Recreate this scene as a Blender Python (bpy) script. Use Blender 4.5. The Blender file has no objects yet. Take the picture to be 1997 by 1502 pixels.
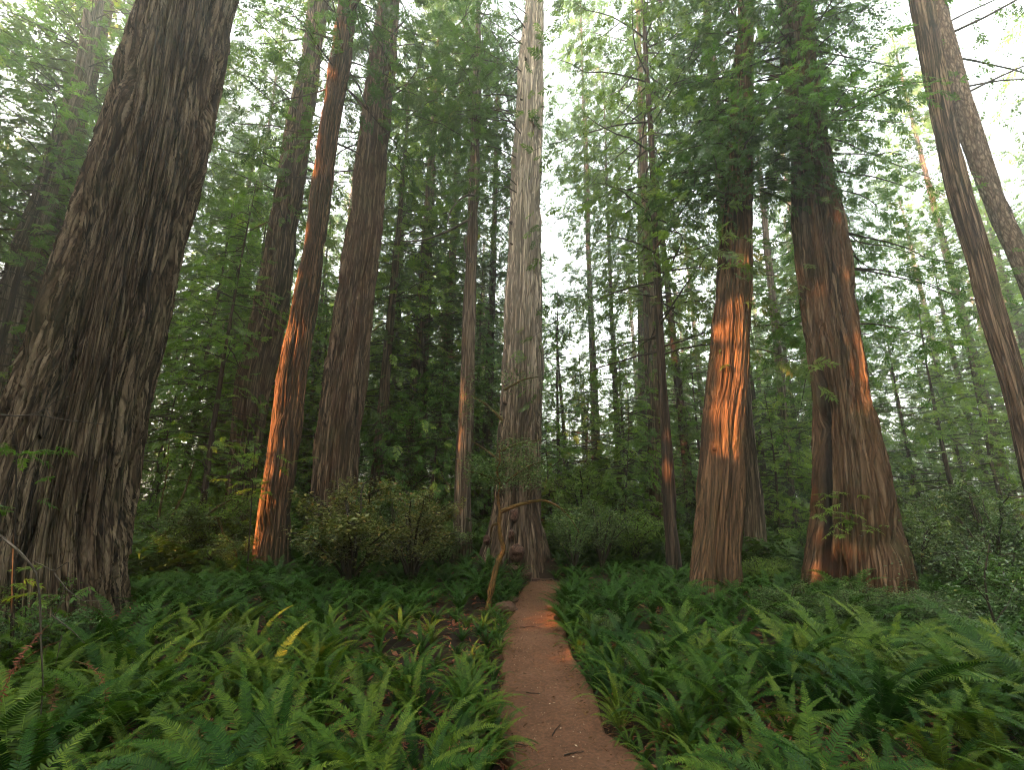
import bpy, math
import numpy as np

R = math.radians
rng = np.random.default_rng(11)
scene = bpy.context.scene
COL = scene.collection

# ------------------------------------------------------------------ camera
EYE = 2.0
PITCH = 13.3
LENS = 16.0
FPX = 1997 * LENS / 36.0
cam_d = bpy.data.cameras.new("camera")
cam_d.lens = LENS
cam_d.sensor_width = 36.0
cam_d.clip_start = 0.05
cam_d.clip_end = 2000
cam = bpy.data.objects.new("camera", cam_d)
COL.objects.link(cam)
cam.location = (0, 0, EYE)
cam.rotation_euler = (R(90 + PITCH), 0, 0)
scene.camera = cam
CP, SP = math.cos(R(PITCH)), math.sin(R(PITCH))


def ray(px, py):
    cx = (px - 998.5) / FPX
    cy = (751 - py) / FPX
    return np.array([cx, CP - cy * SP, SP + cy * CP])


def on_ground(px, py, z=0.0):
    r = ray(px, py)
    t = (z - EYE) / r[2]
    return np.array([r[0] * t, r[1] * t, z])


def on_plane(px, py, Y):
    r = ray(px, py)
    t = Y / r[1]
    return np.array([r[0] * t, Y, EYE + r[2] * t])


def to_px(p):
    d = np.array(p, float) - np.array([0, 0, EYE])
    f = d[1] * CP + d[2] * SP
    u = -d[1] * SP + d[2] * CP
    return 998.5 + FPX * d[0] / f, 751 - FPX * u / f, f


# ------------------------------------------------------------------ light
SUN_AZ, SUN_EL = -121.0, 12.0
SDIR = np.array([math.sin(R(SUN_AZ)) * math.cos(R(SUN_EL)), math.cos(R(SUN_AZ)) * math.cos(R(SUN_EL)), math.sin(R(SUN_EL))])

# ------------------------------------------------------------------ mesh helpers


def mesh(name, V, polys, mats=(), attrs=None, smooth=False, matidx=None):
    """polys: list of integer arrays (n,k); attrs: dict name -> (n,) float or (n,3) vector, per vertex"""
    V = np.asarray(V, np.float32)
    polys = [np.asarray(p, np.int32) for p in polys if len(p)]
    me = bpy.data.meshes.new(name)
    me.vertices.add(len(V))
    me.vertices.foreach_set("co", V.ravel())
    nl = sum(p.size for p in polys)
    npoly = sum(len(p) for p in polys)
    me.loops.add(nl)
    me.polygons.add(npoly)
    me.loops.foreach_set("vertex_index", np.concatenate([p.ravel() for p in polys]))
    tot = np.concatenate([np.full(len(p), p.shape[1], np.int32) for p in polys])
    start = np.concatenate([[0], np.cumsum(tot)[:-1]]).astype(np.int32)
    me.polygons.foreach_set("loop_start", start)
    if smooth:
        me.polygons.foreach_set("use_smooth", np.ones(npoly, bool))
    for m in mats:
        me.materials.append(m)
    if matidx is not None:
        me.polygons.foreach_set("material_index", np.asarray(matidx, np.int32))
    for k, a in (attrs or {}).items():
        a = np.asarray(a, np.float32)
        if a.ndim == 1:
            at = me.attributes.new(k, "FLOAT", "POINT")
            at.data.foreach_set("value", a)
        else:
            at = me.attributes.new(k, "FLOAT_VECTOR", "POINT")
            at.data.foreach_set("vector", a.ravel())
    me.update(calc_edges=True)
    return me


def obj(name, me, parent=None):
    o = bpy.data.objects.new(name, me)
    COL.objects.link(o)
    if parent is not None:
        o.parent = parent
    return o


def empty(name, loc=(0, 0, 0), rz=0.0):
    o = bpy.data.objects.new(name, None)
    o.empty_display_size = 0.2
    COL.objects.link(o)
    o.location = loc
    o.rotation_euler = (0, 0, rz)
    return o


def tag(o, label=None, cat=None, group=None, kind=None):
    if label:
        o["label"] = label
    if cat:
        o["category"] = cat
    if group:
        o["group"] = group
    if kind:
        o["kind"] = kind
    return o


def copy_tree(src):
    c = src.copy()
    COL.objects.link(c)
    for ch in list(src.children):
        k = ch.copy()
        COL.objects.link(k)
        k.parent = c
    return c


class VN:
    """2-D value noise, periodic in u"""

    def __init__(self, nu, nv=97, seed=0):
        self.nu, self.nv = max(2, int(nu)), nv
        self.g = np.random.default_rng(seed).random((nv, self.nu)).astype(np.float32)

    def __call__(self, u, v):
        u = u * self.nu
        iu = np.floor(u).astype(int)
        iv = np.floor(v).astype(int)
        fu, fv = u - iu, v - iv
        fu = fu * fu * (3 - 2 * fu)
        fv = fv * fv * (3 - 2 * fv)
        a, b = iu % self.nu, (iu + 1) % self.nu
        c, d = iv % self.nv, (iv + 1) % self.nv
        g = self.g
        return (g[c, a] * (1 - fu) + g[c, b] * fu) * (1 - fv) + (g[d, a] * (1 - fu) + g[d, b] * fu) * fv


# ------------------------------------------------------------------ materials


class NT:
    def __init__(self, name):
        self.m = bpy.data.materials.new(name)
        self.m.use_nodes = True
        self.t = self.m.node_tree
        self.t.nodes.clear()
        self.out = self.n("ShaderNodeOutputMaterial")

    def n(self, kind, **kw):
        nd = self.t.nodes.new(kind)
        for k, v in kw.items():
            if k.startswith("i_"):
                key = k[2:]
                key = int(key) if key.isdigit() else key.replace("_", " ")
                nd.inputs[key].default_value = v
            else:
                setattr(nd, k, v)
        return nd

    def l(self, a, b):
        self.t.links.new(a, b)

    def ramp(self, fac, stops, interp="LINEAR"):
        r = self.n("ShaderNodeValToRGB")
        r.color_ramp.interpolation = interp
        el = r.color_ramp.elements
        while len(el) < len(stops):
            el.new(0.5)
        for e, (p, c) in zip(el, stops):
            e.position = p
            e.color = (c[0], c[1], c[2], 1)
        self.l(fac, r.inputs[0])
        return r.outputs[0]

    def mix(self, fac, a, b, blend="MIX"):
        m = self.n("ShaderNodeMix", data_type="RGBA", blend_type=blend)
        for s, v in ((m.inputs[0], fac), (m.inputs[6], a), (m.inputs[7], b)):
            if hasattr(v, "is_linked"):
                self.l(v, s)
            elif isinstance(v, (int, float)):
                s.default_value = v
            else:
                s.default_value = (v[0], v[1], v[2], 1)
        return m.outputs[2]

    def noise(self, vec, scale, detail=4, rough=0.6, dist=0.0):
        nd = self.n("ShaderNodeTexNoise")
        nd.inputs["Scale"].default_value = scale
        nd.inputs["Detail"].default_value = detail
        nd.inputs["Roughness"].default_value = rough
        nd.inputs["Distortion"].default_value = dist
        self.l(vec, nd.inputs["Vector"])
        return nd

    def math(self, op, a, b=0.0, clamp=False):
        m = self.n("ShaderNodeMath", operation=op, use_clamp=clamp)
        m.inputs[2].default_value = 0.66
        for s, v in ((m.inputs[0], a), (m.inputs[1], b)):
            if hasattr(v, "is_linked"):
                self.l(v, s)
            else:
                s.default_value = v
        return m.outputs[0]


def mat_bark(name, furrow, mid, ridge, alt, alt_amt=0.5, moss=0.0, scale=1.0, bump=0.03, scaly=False, pale=None, red_base=None):
    t = NT(name)
    at = t.n("ShaderNodeAttribute", attribute_name="bark_co")
    geo = t.n("ShaderNodeNewGeometry")
    wn = t.noise(at.outputs["Vector"], 2.2, 2)
    wv = t.n("ShaderNodeVectorMath", operation="MULTIPLY_ADD")
    t.l(wn.outputs["Color"], wv.inputs[0])
    wv.inputs[1].default_value = (0.10, 0.10, 0.04)
    t.l(at.outputs["Vector"], wv.inputs[2])
    vec = wv.outputs[0]
    if scaly:
        vo = t.n("ShaderNodeTexVoronoi", feature="DISTANCE_TO_EDGE")
        vo.inputs["Scale"].default_value = 17 * scale
        t.l(vec, vo.inputs["Vector"])
        nA = t.noise(vec, 14 * scale, 6, 0.65)
        hgt = t.math("MULTIPLY", t.math("MINIMUM", t.math("MULTIPLY_ADD", vo.outputs["Distance"], 1.6), 1.0), nA.outputs["Fac"])
    else:
        nA = t.noise(vec, 15 * scale, 8, 0.75)
        nK = t.noise(vec, 5.5 * scale, 3, 0.6, 0.3)
        crack = t.math("MINIMUM", t.math("MULTIPLY", t.math("ABSOLUTE", t.math("SUBTRACT", nK.outputs["Fac"], 0.5)), 16.0), 1.0)
        ve = t.n("ShaderNodeTexVoronoi", feature="DISTANCE_TO_EDGE")
        vc = t.n("ShaderNodeTexVoronoi", feature="F1")
        for v_ in (ve, vc):
            v_.inputs["Scale"].default_value = 19 * scale
            v_.inputs["Randomness"].default_value = 1.0
            t.l(vec, v_.inputs["Vector"])
        sp_ = t.n("ShaderNodeSeparateColor")
        t.l(vc.outputs["Color"], sp_.inputs[0])
        gapd = t.math("MINIMUM", t.math("MULTIPLY", ve.outputs["Distance"], 9.0), 1.0)
        strip = t.math("MULTIPLY", t.math("ADD", t.math("MULTIPLY", sp_.outputs[0], 0.55), 0.60), t.math("ADD", t.math("MULTIPLY", gapd, 0.55), 0.45))
        hgt = t.math("MULTIPLY", t.math("MULTIPLY", nA.outputs["Fac"], strip), t.math("ADD", t.math("MULTIPLY", crack, 0.5), 0.5))
    lo, me_, hi = (0.25, 0.42, 0.60) if scaly else (0.17, 0.33, 0.56)
    c1 = t.ramp(hgt, [(lo, furrow), (me_, mid), (hi, ridge)])
    nB = t.noise(at.outputs["Vector"], 1.6 * scale, 4, 0.6)
    fB = t.math("MULTIPLY", t.ramp(nB.outputs["Fac"], [(0.40, (0, 0, 0)), (0.62, (1, 1, 1))]), alt_amt)
    c2 = t.mix(fB, c1, t.mix(0.65, c1, alt))
    nC = t.noise(vec, 38 * scale, 5, 0.75)
    c3 = t.mix(1.0, c2, t.ramp(nC.outputs["Fac"], [(0.32, (0.45, 0.45, 0.45)), (0.68, (1.35, 1.35, 1.35))]), "MULTIPLY")
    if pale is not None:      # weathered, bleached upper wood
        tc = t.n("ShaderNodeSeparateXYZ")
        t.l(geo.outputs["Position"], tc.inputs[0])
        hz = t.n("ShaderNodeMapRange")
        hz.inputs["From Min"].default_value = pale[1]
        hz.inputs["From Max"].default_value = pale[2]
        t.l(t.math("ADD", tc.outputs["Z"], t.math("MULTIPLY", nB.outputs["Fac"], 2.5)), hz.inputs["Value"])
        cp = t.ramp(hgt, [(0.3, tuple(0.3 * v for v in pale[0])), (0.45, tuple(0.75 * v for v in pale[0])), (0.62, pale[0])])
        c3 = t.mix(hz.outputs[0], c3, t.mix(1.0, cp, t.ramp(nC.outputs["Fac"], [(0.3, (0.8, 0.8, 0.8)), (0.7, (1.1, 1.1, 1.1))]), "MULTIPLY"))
    if moss:
        nM = t.noise(geo.outputs["Position"], 1.3, 5, 0.6)
        fM = t.math("MULTIPLY", t.ramp(nM.outputs["Fac"], [(0.5, (0, 0, 0)), (0.66, (1, 1, 1))]), moss)
        c3 = t.mix(fM, c3, (0.05, 0.065, 0.02))
    if red_base is not None:
        tc2 = t.n("ShaderNodeSeparateXYZ")
        t.l(geo.outputs["Position"], tc2.inputs[0])
        hr = t.n("ShaderNodeMapRange")
        hr.inputs["From Min"].default_value = 1.6
        hr.inputs["From Max"].default_value = 0.1
        t.l(t.math("ADD", tc2.outputs["Z"], t.math("MULTIPLY", nB.outputs["Fac"], 0.9)), hr.inputs["Value"])
        c3 = t.mix(t.math("MULTIPLY", hr.outputs[0], 0.8), c3, t.mix(1.0, c3, red_base, "MULTIPLY"))
    if red_base is not None:      # fire-charred wood round the hollow
        ch = t.n("ShaderNodeAttribute", attribute_name="char")
        c3 = t.mix(t.math("MULTIPLY", ch.outputs["Fac"], 0.92), c3, (0.006, 0.005, 0.005))
    b1 = t.n("ShaderNodeBump")
    b1.inputs["Strength"].default_value = 1.0
    b1.inputs["Distance"].default_value = bump
    t.l(hgt, b1.inputs["Height"])
    b2 = t.n("ShaderNodeBump")
    b2.inputs["Strength"].default_value = 0.8
    b2.inputs["Distance"].default_value = bump * 0.35
    t.l(nC.outputs["Fac"], b2.inputs["Height"])
    t.l(b1.outputs[0], b2.inputs["Normal"])
    p = t.n("ShaderNodeBsdfPrincipled")
    p.inputs["Roughness"].default_value = 0.85
    p.inputs["Specular IOR Level"].default_value = 0.25
    t.l(c3, p.inputs["Base Color"])
    t.l(b2.outputs[0], p.inputs["Normal"])
    t.l(p.outputs[0], t.out.inputs[0])
    return t.m


def mat_leaf(name, stops, transl=0.35, rough=0.45, spec=0.4, objvar=0.25, tcol=(1.08, 1.15, 0.5)):
    t = NT(name)
    at = t.n("ShaderNodeAttribute", attribute_name="rnd")
    c = t.ramp(at.outputs["Fac"], stops)
    oi = t.n("ShaderNodeObjectInfo")
    mr = t.n("ShaderNodeMapRange")
    mr.inputs["To Min"].default_value = 1 - objvar
    mr.inputs["To Max"].default_value = 1 + objvar
    t.l(oi.outputs["Random"], mr.inputs["Value"])
    hs = t.n("ShaderNodeHueSaturation")
    t.l(mr.outputs[0], hs.inputs["Value"])
    mh = t.n("ShaderNodeMapRange")
    mh.inputs["To Min"].default_value = 0.5 + 0.02 * objvar * 4
    mh.inputs["To Max"].default_value = 0.5 - 0.02 * objvar * 4
    t.l(oi.outputs["Random"], mh.inputs["Value"])
    t.l(mh.outputs[0], hs.inputs["Hue"])
    t.l(c, hs.inputs["Color"])
    c = hs.outputs[0]
    p = t.n("ShaderNodeBsdfPrincipled")
    p.inputs["Roughness"].default_value = rough
    p.inputs["Specular IOR Level"].default_value = spec
    t.l(c, p.inputs["Base Color"])
    if transl > 0:
        tr = t.n("ShaderNodeBsdfTranslucent")
        t.l(t.mix(1.0, c, tcol, "MULTIPLY"), tr.inputs["Color"])
        ms = t.n("ShaderNodeMixShader")
        ms.inputs[0].default_value = transl
        t.l(p.outputs[0], ms.inputs[1])
        t.l(tr.outputs[0], ms.inputs[2])
        t.l(ms.outputs[0], t.out.inputs[0])
    else:
        t.l(p.outputs[0], t.out.inputs[0])
    return t.m


def mat_soil(name, dark, mid, light, speck, s=1.0):
    t = NT(name)
    g = t.n("ShaderNodeNewGeometry")
    P = g.outputs["Position"]
    n1 = t.noise(P, 1.1 * s, 6, 0.65)
    n2 = t.noise(P, 28 * s, 6, 0.75)
    n3 = t.noise(P, 95 * s, 3, 0.7)
    c = t.ramp(n1.outputs["Fac"], [(0.3, dark), (0.5, mid), (0.72, light)])
    c = t.mix(1.0, c, t.ramp(n2.outputs["Fac"], [(0.3, (0.5, 0.5, 0.5)), (0.7, (1.35, 1.3, 1.25))]), "MULTIPLY")
    c = t.mix(t.ramp(n3.outputs["Fac"], [(0.66, (0, 0, 0)), (0.72, (1, 1, 1))]), c, speck)
    b = t.n("ShaderNodeBump")
    b.inputs["Strength"].default_value = 0.9
    b.inputs["Distance"].default_value = 0.03
    t.l(t.math("ADD", n2.outputs["Fac"], t.math("MULTIPLY", n3.outputs["Fac"], 0.3)), b.inputs["Height"])
    p = t.n("ShaderNodeBsdfPrincipled")
    p.inputs["Roughness"].default_value = 0.9
    p.inputs["Specular IOR Level"].default_value = 0.2
    t.l(c, p.inputs["Base Color"])
    t.l(b.outputs[0], p.inputs["Normal"])
    t.l(p.outputs[0], t.out.inputs[0])
    return t.m


M = {}
M["bark_giant"] = mat_bark("bark giant", (0.0068, 0.0054, 0.0041), (0.1107, 0.0770, 0.0500), (0.3307, 0.2497, 0.1688), (0.1350, 0.0702, 0.0324), 0.35, moss=0.2, scale=1.5, bump=0.04)
M["bark_red"] = mat_bark("bark red", (0.009, 0.005, 0.003), (0.085, 0.046, 0.024), (0.22, 0.125, 0.068), (0.16, 0.105, 0.065), 0.5, moss=0.15, bump=0.035)
M["bark_brown"] = mat_bark("bark brown", (0.0078, 0.0052, 0.0039), (0.0806, 0.0546, 0.0364), (0.2535, 0.1846, 0.1248), (0.1430, 0.0676, 0.0338), 0.55, moss=0.2, bump=0.035)
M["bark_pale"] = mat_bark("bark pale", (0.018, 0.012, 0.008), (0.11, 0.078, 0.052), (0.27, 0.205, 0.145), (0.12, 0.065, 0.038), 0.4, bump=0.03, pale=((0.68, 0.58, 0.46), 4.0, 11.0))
M["bark_grey"] = mat_bark("bark grey", (0.0180, 0.0132, 0.0096), (0.1020, 0.0768, 0.0540), (0.2640, 0.2100, 0.1560), (0.1440, 0.0840, 0.0504), 0.4, bump=0.025)
M["bark_base"] = mat_bark("bark red base", (0.0072, 0.0048, 0.0036), (0.0552, 0.0372, 0.0228), (0.1740, 0.1296, 0.0840), (0.1560, 0.0792, 0.0336), 0.6, moss=0.25, bump=0.035, red_base=(1.2000, 0.6600, 0.5400))
M["bark_scaly"] = mat_bark("bark scaly", (0.0138, 0.0103, 0.0069), (0.0978, 0.0713, 0.0506), (0.2645, 0.2127, 0.1610), (0.1035, 0.0575, 0.0345), 0.4, scale=1.0, bump=0.03, scaly=True)
M["bark_dark"] = mat_bark("bark dark", (0.010, 0.007, 0.005), (0.040, 0.027, 0.019), (0.11, 0.078, 0.053), (0.08, 0.035, 0.02), 0.4, bump=0.02)
M["bark_moss"] = mat_bark("mossy bark", (0.03, 0.018, 0.008), (0.11, 0.065, 0.022), (0.16, 0.11, 0.035), (0.09, 0.10, 0.02), 0.7, moss=0.7, scale=2.5, bump=0.01)
M["bark_moss_sunlit"] = mat_bark("mossy bark sunlit orange", (0.05, 0.022, 0.008), (0.20, 0.095, 0.028), (0.28, 0.16, 0.05), (0.14, 0.11, 0.03), 0.6, moss=0.25, scale=2.5, bump=0.01)  # orange of the low sun is put into this mossy stem colour
M["twig"] = mat_bark("twig grey", (0.03, 0.024, 0.018), (0.08, 0.066, 0.052), (0.18, 0.155, 0.13), (0.15, 0.12, 0.08), 0.5, scale=3, bump=0.003)
M["limb"] = mat_bark("limb dark", (0.015, 0.011, 0.008), (0.045, 0.034, 0.025), (0.10, 0.078, 0.058), (0.06, 0.045, 0.03), 0.4, scale=2, bump=0.006)

M["redwood_leaf"] = mat_leaf("redwood needles", [(0.0, (0.0322, 0.0667, 0.0138)), (0.45, (0.0667, 0.1323, 0.0253)), (0.8, (0.1092, 0.1898, 0.0345)), (1.0, (0.1840, 0.2013, 0.0460))], 0.48)
M["bright_leaf"] = mat_leaf("hemlock needles", [(0.0, (0.0560, 0.1191, 0.0168)), (0.5, (0.1148, 0.2171, 0.0308)), (0.85, (0.1820, 0.2869, 0.0420)), (1.0, (0.2660, 0.3080, 0.0629))], 0.54)
M["yellow_leaf"] = mat_leaf("yellowing needles", [(0.0, (0.06, 0.09, 0.018)), (0.5, (0.14, 0.16, 0.03)), (1.0, (0.28, 0.23, 0.05))], 0.48)
M["fern"] = mat_leaf("fern pinnae", [(0.0, (0.011, 0.032, 0.005)), (0.45, (0.029, 0.073, 0.008)), (0.8, (0.066, 0.135, 0.013)), (1.0, (0.13, 0.190, 0.025))], 0.30, 0.55, 0.18, 0.5)
M["fern_dead"] = mat_leaf("dead fern pinnae", [(0.0, (0.05, 0.022, 0.012)), (0.5, (0.15, 0.058, 0.024)), (1.0, (0.28, 0.14, 0.07))], 0.2, 0.7, 0.2)
M["shrub_leaf"] = mat_leaf("glossy shrub leaves", [(0.0, (0.0345, 0.0759, 0.0193)), (0.5, (0.0759, 0.1449, 0.0331)), (0.85, (0.1380, 0.2070, 0.0469)), (1.0, (0.2484, 0.2208, 0.0621))], 0.25, 0.33, 0.55)
M["shrub_yellow"] = mat_leaf("yellowed shrub leaves", [(0.0, (0.0660, 0.0924, 0.0238)), (0.5, (0.1386, 0.1584, 0.0343)), (0.8, (0.2376, 0.1980, 0.0528)), (1.0, (0.3696, 0.1584, 0.0528))], 0.28, 0.35, 0.5)
M["shrub_bright"] = mat_leaf("fresh shrub leaves", [(0.0, (0.0569, 0.1201, 0.0177)), (0.5, (0.1139, 0.2151, 0.0304)), (1.0, (0.2024, 0.2972, 0.0506))], 0.42, 0.4, 0.4)
M["litter"] = mat_leaf("leaf litter", [(0.0, (0.10, 0.045, 0.025)), (0.5, (0.20, 0.105, 0.06)), (0.85, (0.34, 0.22, 0.14)), (1.0, (0.55, 0.42, 0.30))], 0.0, 0.8, 0.2)
M["soil"] = mat_soil("forest soil", (0.012, 0.008, 0.006), (0.024, 0.014, 0.009), (0.045, 0.026, 0.016), (0.11, 0.060, 0.035))
M["path"] = mat_soil("path dirt", (0.105, 0.052, 0.029), (0.150, 0.075, 0.042), (0.20, 0.103, 0.060), (0.30, 0.20, 0.13))
M["stone"] = mat_soil("stone", (0.06, 0.035, 0.025), (0.11, 0.06, 0.042), (0.17, 0.10, 0.07), (0.2, 0.14, 0.1), 2.0)
M["burl"] = mat_bark("burl bark", (0.04, 0.022, 0.016), (0.11, 0.062, 0.045), (0.18, 0.11, 0.08), (0.13, 0.06, 0.04), 0.4, scale=1.5, bump=0.02)

# ------------------------------------------------------------------ geometry generators


def tube(P, rad, k=6, cap=True):
    """tube along points P (n,3) with radii; returns V, quads, bark_co"""
    P = np.asarray(P, float)
    n = len(P)
    rad = np.broadcast_to(np.asarray(rad, float), (n,))
    T = np.gradient(P, axis=0)
    T /= np.linalg.norm(T, axis=1, keepdims=True) + 1e-9
    ref = np.array([0.0, 0.0, 1.0])
    if abs(T[:, 2]).mean() > 0.8:
        ref = np.array([1.0, 0.0, 0.0])
    A = np.cross(T, ref)
    A /= np.linalg.norm(A, axis=1, keepdims=True) + 1e-9
    B = np.cross(T, A)
    a = np.linspace(0, 2 * math.pi, k, endpoint=False)
    ring = A[:, None, :] * np.cos(a)[None, :, None] + B[:, None, :] * np.sin(a)[None, :, None]
    V = (P[:, None, :] + ring * rad[:, None, None]).reshape(-1, 3)
    s = np.concatenate([[0], np.cumsum(np.linalg.norm(np.diff(P, axis=0), axis=1))])
    r0 = max(rad.max(), 0.01)
    bc = np.stack([np.broadcast_to(np.cos(a) * r0, (n, k)), np.broadcast_to(np.sin(a) * r0, (n, k)), np.broadcast_to((s * 0.15)[:, None], (n, k))], -1).reshape(-1, 3)
    i, j = np.meshgrid(np.arange(n - 1), np.arange(k), indexing="ij")
    j2 = (j + 1) % k
    Q = np.stack([i * k + j, i * k + j2, (i + 1) * k + j2, (i + 1) * k + j], -1).reshape(-1, 4)
    return V, Q, bc


class Acc:
    """collects shapes into one mesh"""

    def __init__(self):
        self.V, self.Q, self.T, self.A, self.n = [], [], [], [], 0

    def add(self, V, Q=None, attr=None, T=None):
        self.V.append(V)
        if Q is not None and len(Q):
            self.Q.append(np.asarray(Q) + self.n)
        if T is not None and len(T):
            self.T.append(np.asarray(T) + self.n)
        self.A.append(attr)
        self.n += len(V)

    def mesh(self, name, mat, attr_name="bark_co", off=(0, 0, 0), smooth=True):
        if not self.V:
            return None
        V = np.concatenate(self.V) - np.asarray(off)
        polys = []
        if self.Q:
            polys.append(np.concatenate(self.Q))
        if self.T:
            polys.append(np.concatenate(self.T))
        return mesh(name, V, polys, (mat,), {attr_name: np.concatenate(self.A)}, smooth)


def spray_template(seed, pairs=7, wid=0.075, ang=52, blen=0.42):
    """flat fan of narrow leaflets, unit length along +x"""
    r = np.random.default_rng(seed)
    quads = []

    def leaf(p, d, l, w, dz):
        d = np.array(d)
        s = np.array([-d[1], d[0], 0])
        up = np.array([0, 0, 1.0])
        a = p
        b = p + d * l * 0.5 + s * w + up * dz * 0.3
        c = p + d * l + up * dz
        e = p + d * l * 0.5 - s * w + up * dz * 0.3
        quads.append([a, b, c, e])

    for i in range(pairs):
        x = 0.08 + 0.80 * i / pairs
        for sd in (-1, 1):
            a = R(ang + r.normal(0, 9)) * sd
            l = blen * (1 - 0.55 * (i / pairs)) * r.uniform(0.75, 1.15)
            p = np.array([x + r.normal(0, 0.02), 0, -0.10 * x * x])
            leaf(p, (math.cos(a), math.sin(a), 0), l, wid * r.uniform(0.7, 1.2), r.normal(-0.07, 0.06))
    leaf(np.array([0.78, 0, -0.06]), (1, r.normal(0, 0.1), 0), 0.3, wid, -0.08)
    leaf(np.array([0.0, 0, 0]), (1, 0, 0), 0.9, wid * 0.35, -0.09)
    return np.array(quads)


FINE = [spray_template(s, 10, 0.036, 50, 0.38) for s in range(5)]
MEDIUM = [spray_template(20 + s, 9, 0.046, 52, 0.42) for s in range(5)]
HUGE = [spray_template(60 + s, 4, 0.11, 50, 0.50) for s in range(4)]
COARSE = [spray_template(40 + s, 7, 0.070, 50, 0.46) for s in range(5)]


def sprays(O, D, U, S, temps, r, clear=None):
    """place templates: origins O, directions D, up hints U, sizes S"""
    n = len(O)
    X = D / (np.linalg.norm(D, axis=1, keepdims=True) + 1e-9)
    Y = np.cross(U, X)
    Y /= np.linalg.norm(Y, axis=1, keepdims=True) + 1e-9
    Z = np.cross(X, Y)
    Fm = np.stack([X, Y, Z], 1)
    pick = r.integers(0, len(temps), n)
    outV, outR = [], []
    for k, tq in enumerate(temps):
        idx = np.where(pick == k)[0]
        if not len(idx):
            continue
        V = np.einsum("qvk,nkc->nqvc", tq, Fm[idx]) * S[idx][:, None, None, None] + O[idx][:, None, None, :]
        base = r.normal(0.42, 0.17, len(idx))[:, None] + r.normal(0, 0.10, (len(idx), len(tq)))
        outV.append(V.reshape(-1, 3))
        outR.append(np.repeat(base.reshape(-1), 4))
    V = np.concatenate(outV)
    rn = np.clip(np.concatenate(outR), 0, 1)
    if clear is not None:
        k = keep_clear(V.reshape(-1, 4, 3).mean(1), clear)
        V = V.reshape(-1, 4, 3)[k].reshape(-1, 3)
        rn = rn.reshape(-1, 4)[k].reshape(-1)
    Q = np.arange(len(V)).reshape(-1, 4)
    return V, Q, rn


# places to be sunlit, foliage is cut away along their sun rays: (point, clear radius)
GAPS = []


def gap(px, py, Y, r):
    GAPS.append((on_plane(px, py, Y), r))


def keep_clear(O, pad=0.0):
    k = np.ones(len(O), bool)
    for p, r in GAPS:
        if pad < 0:          # only the gaps that light the trail
            if p[2] > 0.05:      # only the heart of a gap stays wholly free
                pad_ = -0.35 * r
            else:
                pad_ = -pad
        else:
            pad_ = pad
        if p[2] < 0.05:
            pad_ = max(pad_, 0.20)
        w = O - p
        t = w @ SDIR
        dd = np.linalg.norm(w - t[:, None] * SDIR, axis=1)
        k &= ~((t > 0.15) & (dd < r + pad_))
    return k


def branch_sprays(r, p0, az, el, length, droop, width, dens, size, flat=0.25, up=None):
    """one limb: returns limb points and spray placements"""
    s = np.linspace(0, 1, 8)
    hd = np.array([math.sin(az), math.cos(az), 0.0])
    side = np.array([math.cos(az), -math.sin(az), 0.0])
    bend = r.normal(0, 0.18)
    x = s * length
    zc = np.tan(el) * x - droop * length * s ** 2
    P = p0 + hd * x[:, None] + side * (bend * length * s ** 2 + np.cumsum(r.normal(0, 0.035, 8)) * length * s)[:, None]
    P[:, 2] += zc + np.cumsum(r.normal(0, 0.02, 8)) * length * s
    n = max(3, int(dens * length * max(width, 0.25)))
    ss = r.random(n) ** 0.8 * 0.92 + 0.08
    u = r.uniform(-1, 1, n)
    w = width * length * (0.25 + 0.9 * np.sin(np.clip(ss, 0, 1) * 2.6) ** 1)
    O = np.stack([np.interp(ss, s, P[:, i]) for i in range(3)], 1)
    O = O + side * (u * w)[:, None] + hd * (np.abs(u) * w * 0.35)[:, None]
    O[:, 2] += r.normal(0, flat * 0.45, n) - np.abs(u) * w * 0.25 - r.random(n) ** 2 * 0.12 * length
    tang = np.gradient(P, axis=0)
    T = np.stack([np.interp(ss, s, tang[:, i]) for i in range(3)], 1)
    T /= np.linalg.norm(T, axis=1, keepdims=True)
    D = T * r.uniform(0.4, 1.0, (n, 1)) + side * (u * 0.9)[:, None] + r.normal(0, 0.22, (n, 3))
    D[:, 2] -= r.uniform(-0.25, 0.6, n)
    U = np.tile([0.0, 0.0, 1.0], (n, 1)) + r.normal(0, flat, (n, 3))
    S = size * r.uniform(0.65, 1.3, n)
    return P, O, D, U, S


def crown_parts(r, axis, branches, dens, size, temps, droop=(0.1, 0.35), width=0.33, flat=0.25, limb_r=0.035, el=(-0.15, 0.35), clear=True):
    """axis(z)->(x,y,radius); branches: list of (z, azimuth, length)"""
    limbs = Acc()
    Os, Ds, Us, Ss = [], [], [], []
    for z, az, ln in branches:
        x, y, rr = axis(z)
        p0 = np.array([x + math.sin(az) * rr * 0.8, y + math.cos(az) * rr * 0.8, z])
        P, O, D, U, S = branch_sprays(r, p0, az, r.uniform(*el), ln, r.uniform(*droop), width, dens, size, flat)
        V, Q, bc = tube(P, np.linspace(limb_r * (0.35 + ln * 0.14), 0.004, len(P)), 5)
        limbs.add(V, Q, bc)
        Os.append(O); Ds.append(D); Us.append(U); Ss.append(S)
    O, D, U, S = map(np.concatenate, (Os, Ds, Us, Ss))
    V, Q, rn = sprays(O, D, U, S, temps, r, 0.05 if clear else None)
    return V, Q, rn, limbs


def pchip_like(zq, z, v):
    return np.interp(zq, z, v)


def smooth1(a, k):
    if k < 2:
        return a
    pad = np.concatenate([2 * a[0] - a[k:0:-1], a, 2 * a[-1] - a[-2:-k - 2:-1]])
    ker = np.hanning(2 * k + 1)
    ker /= ker.sum()
    return np.convolve(pad, ker, "same")[k:-k]


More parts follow.
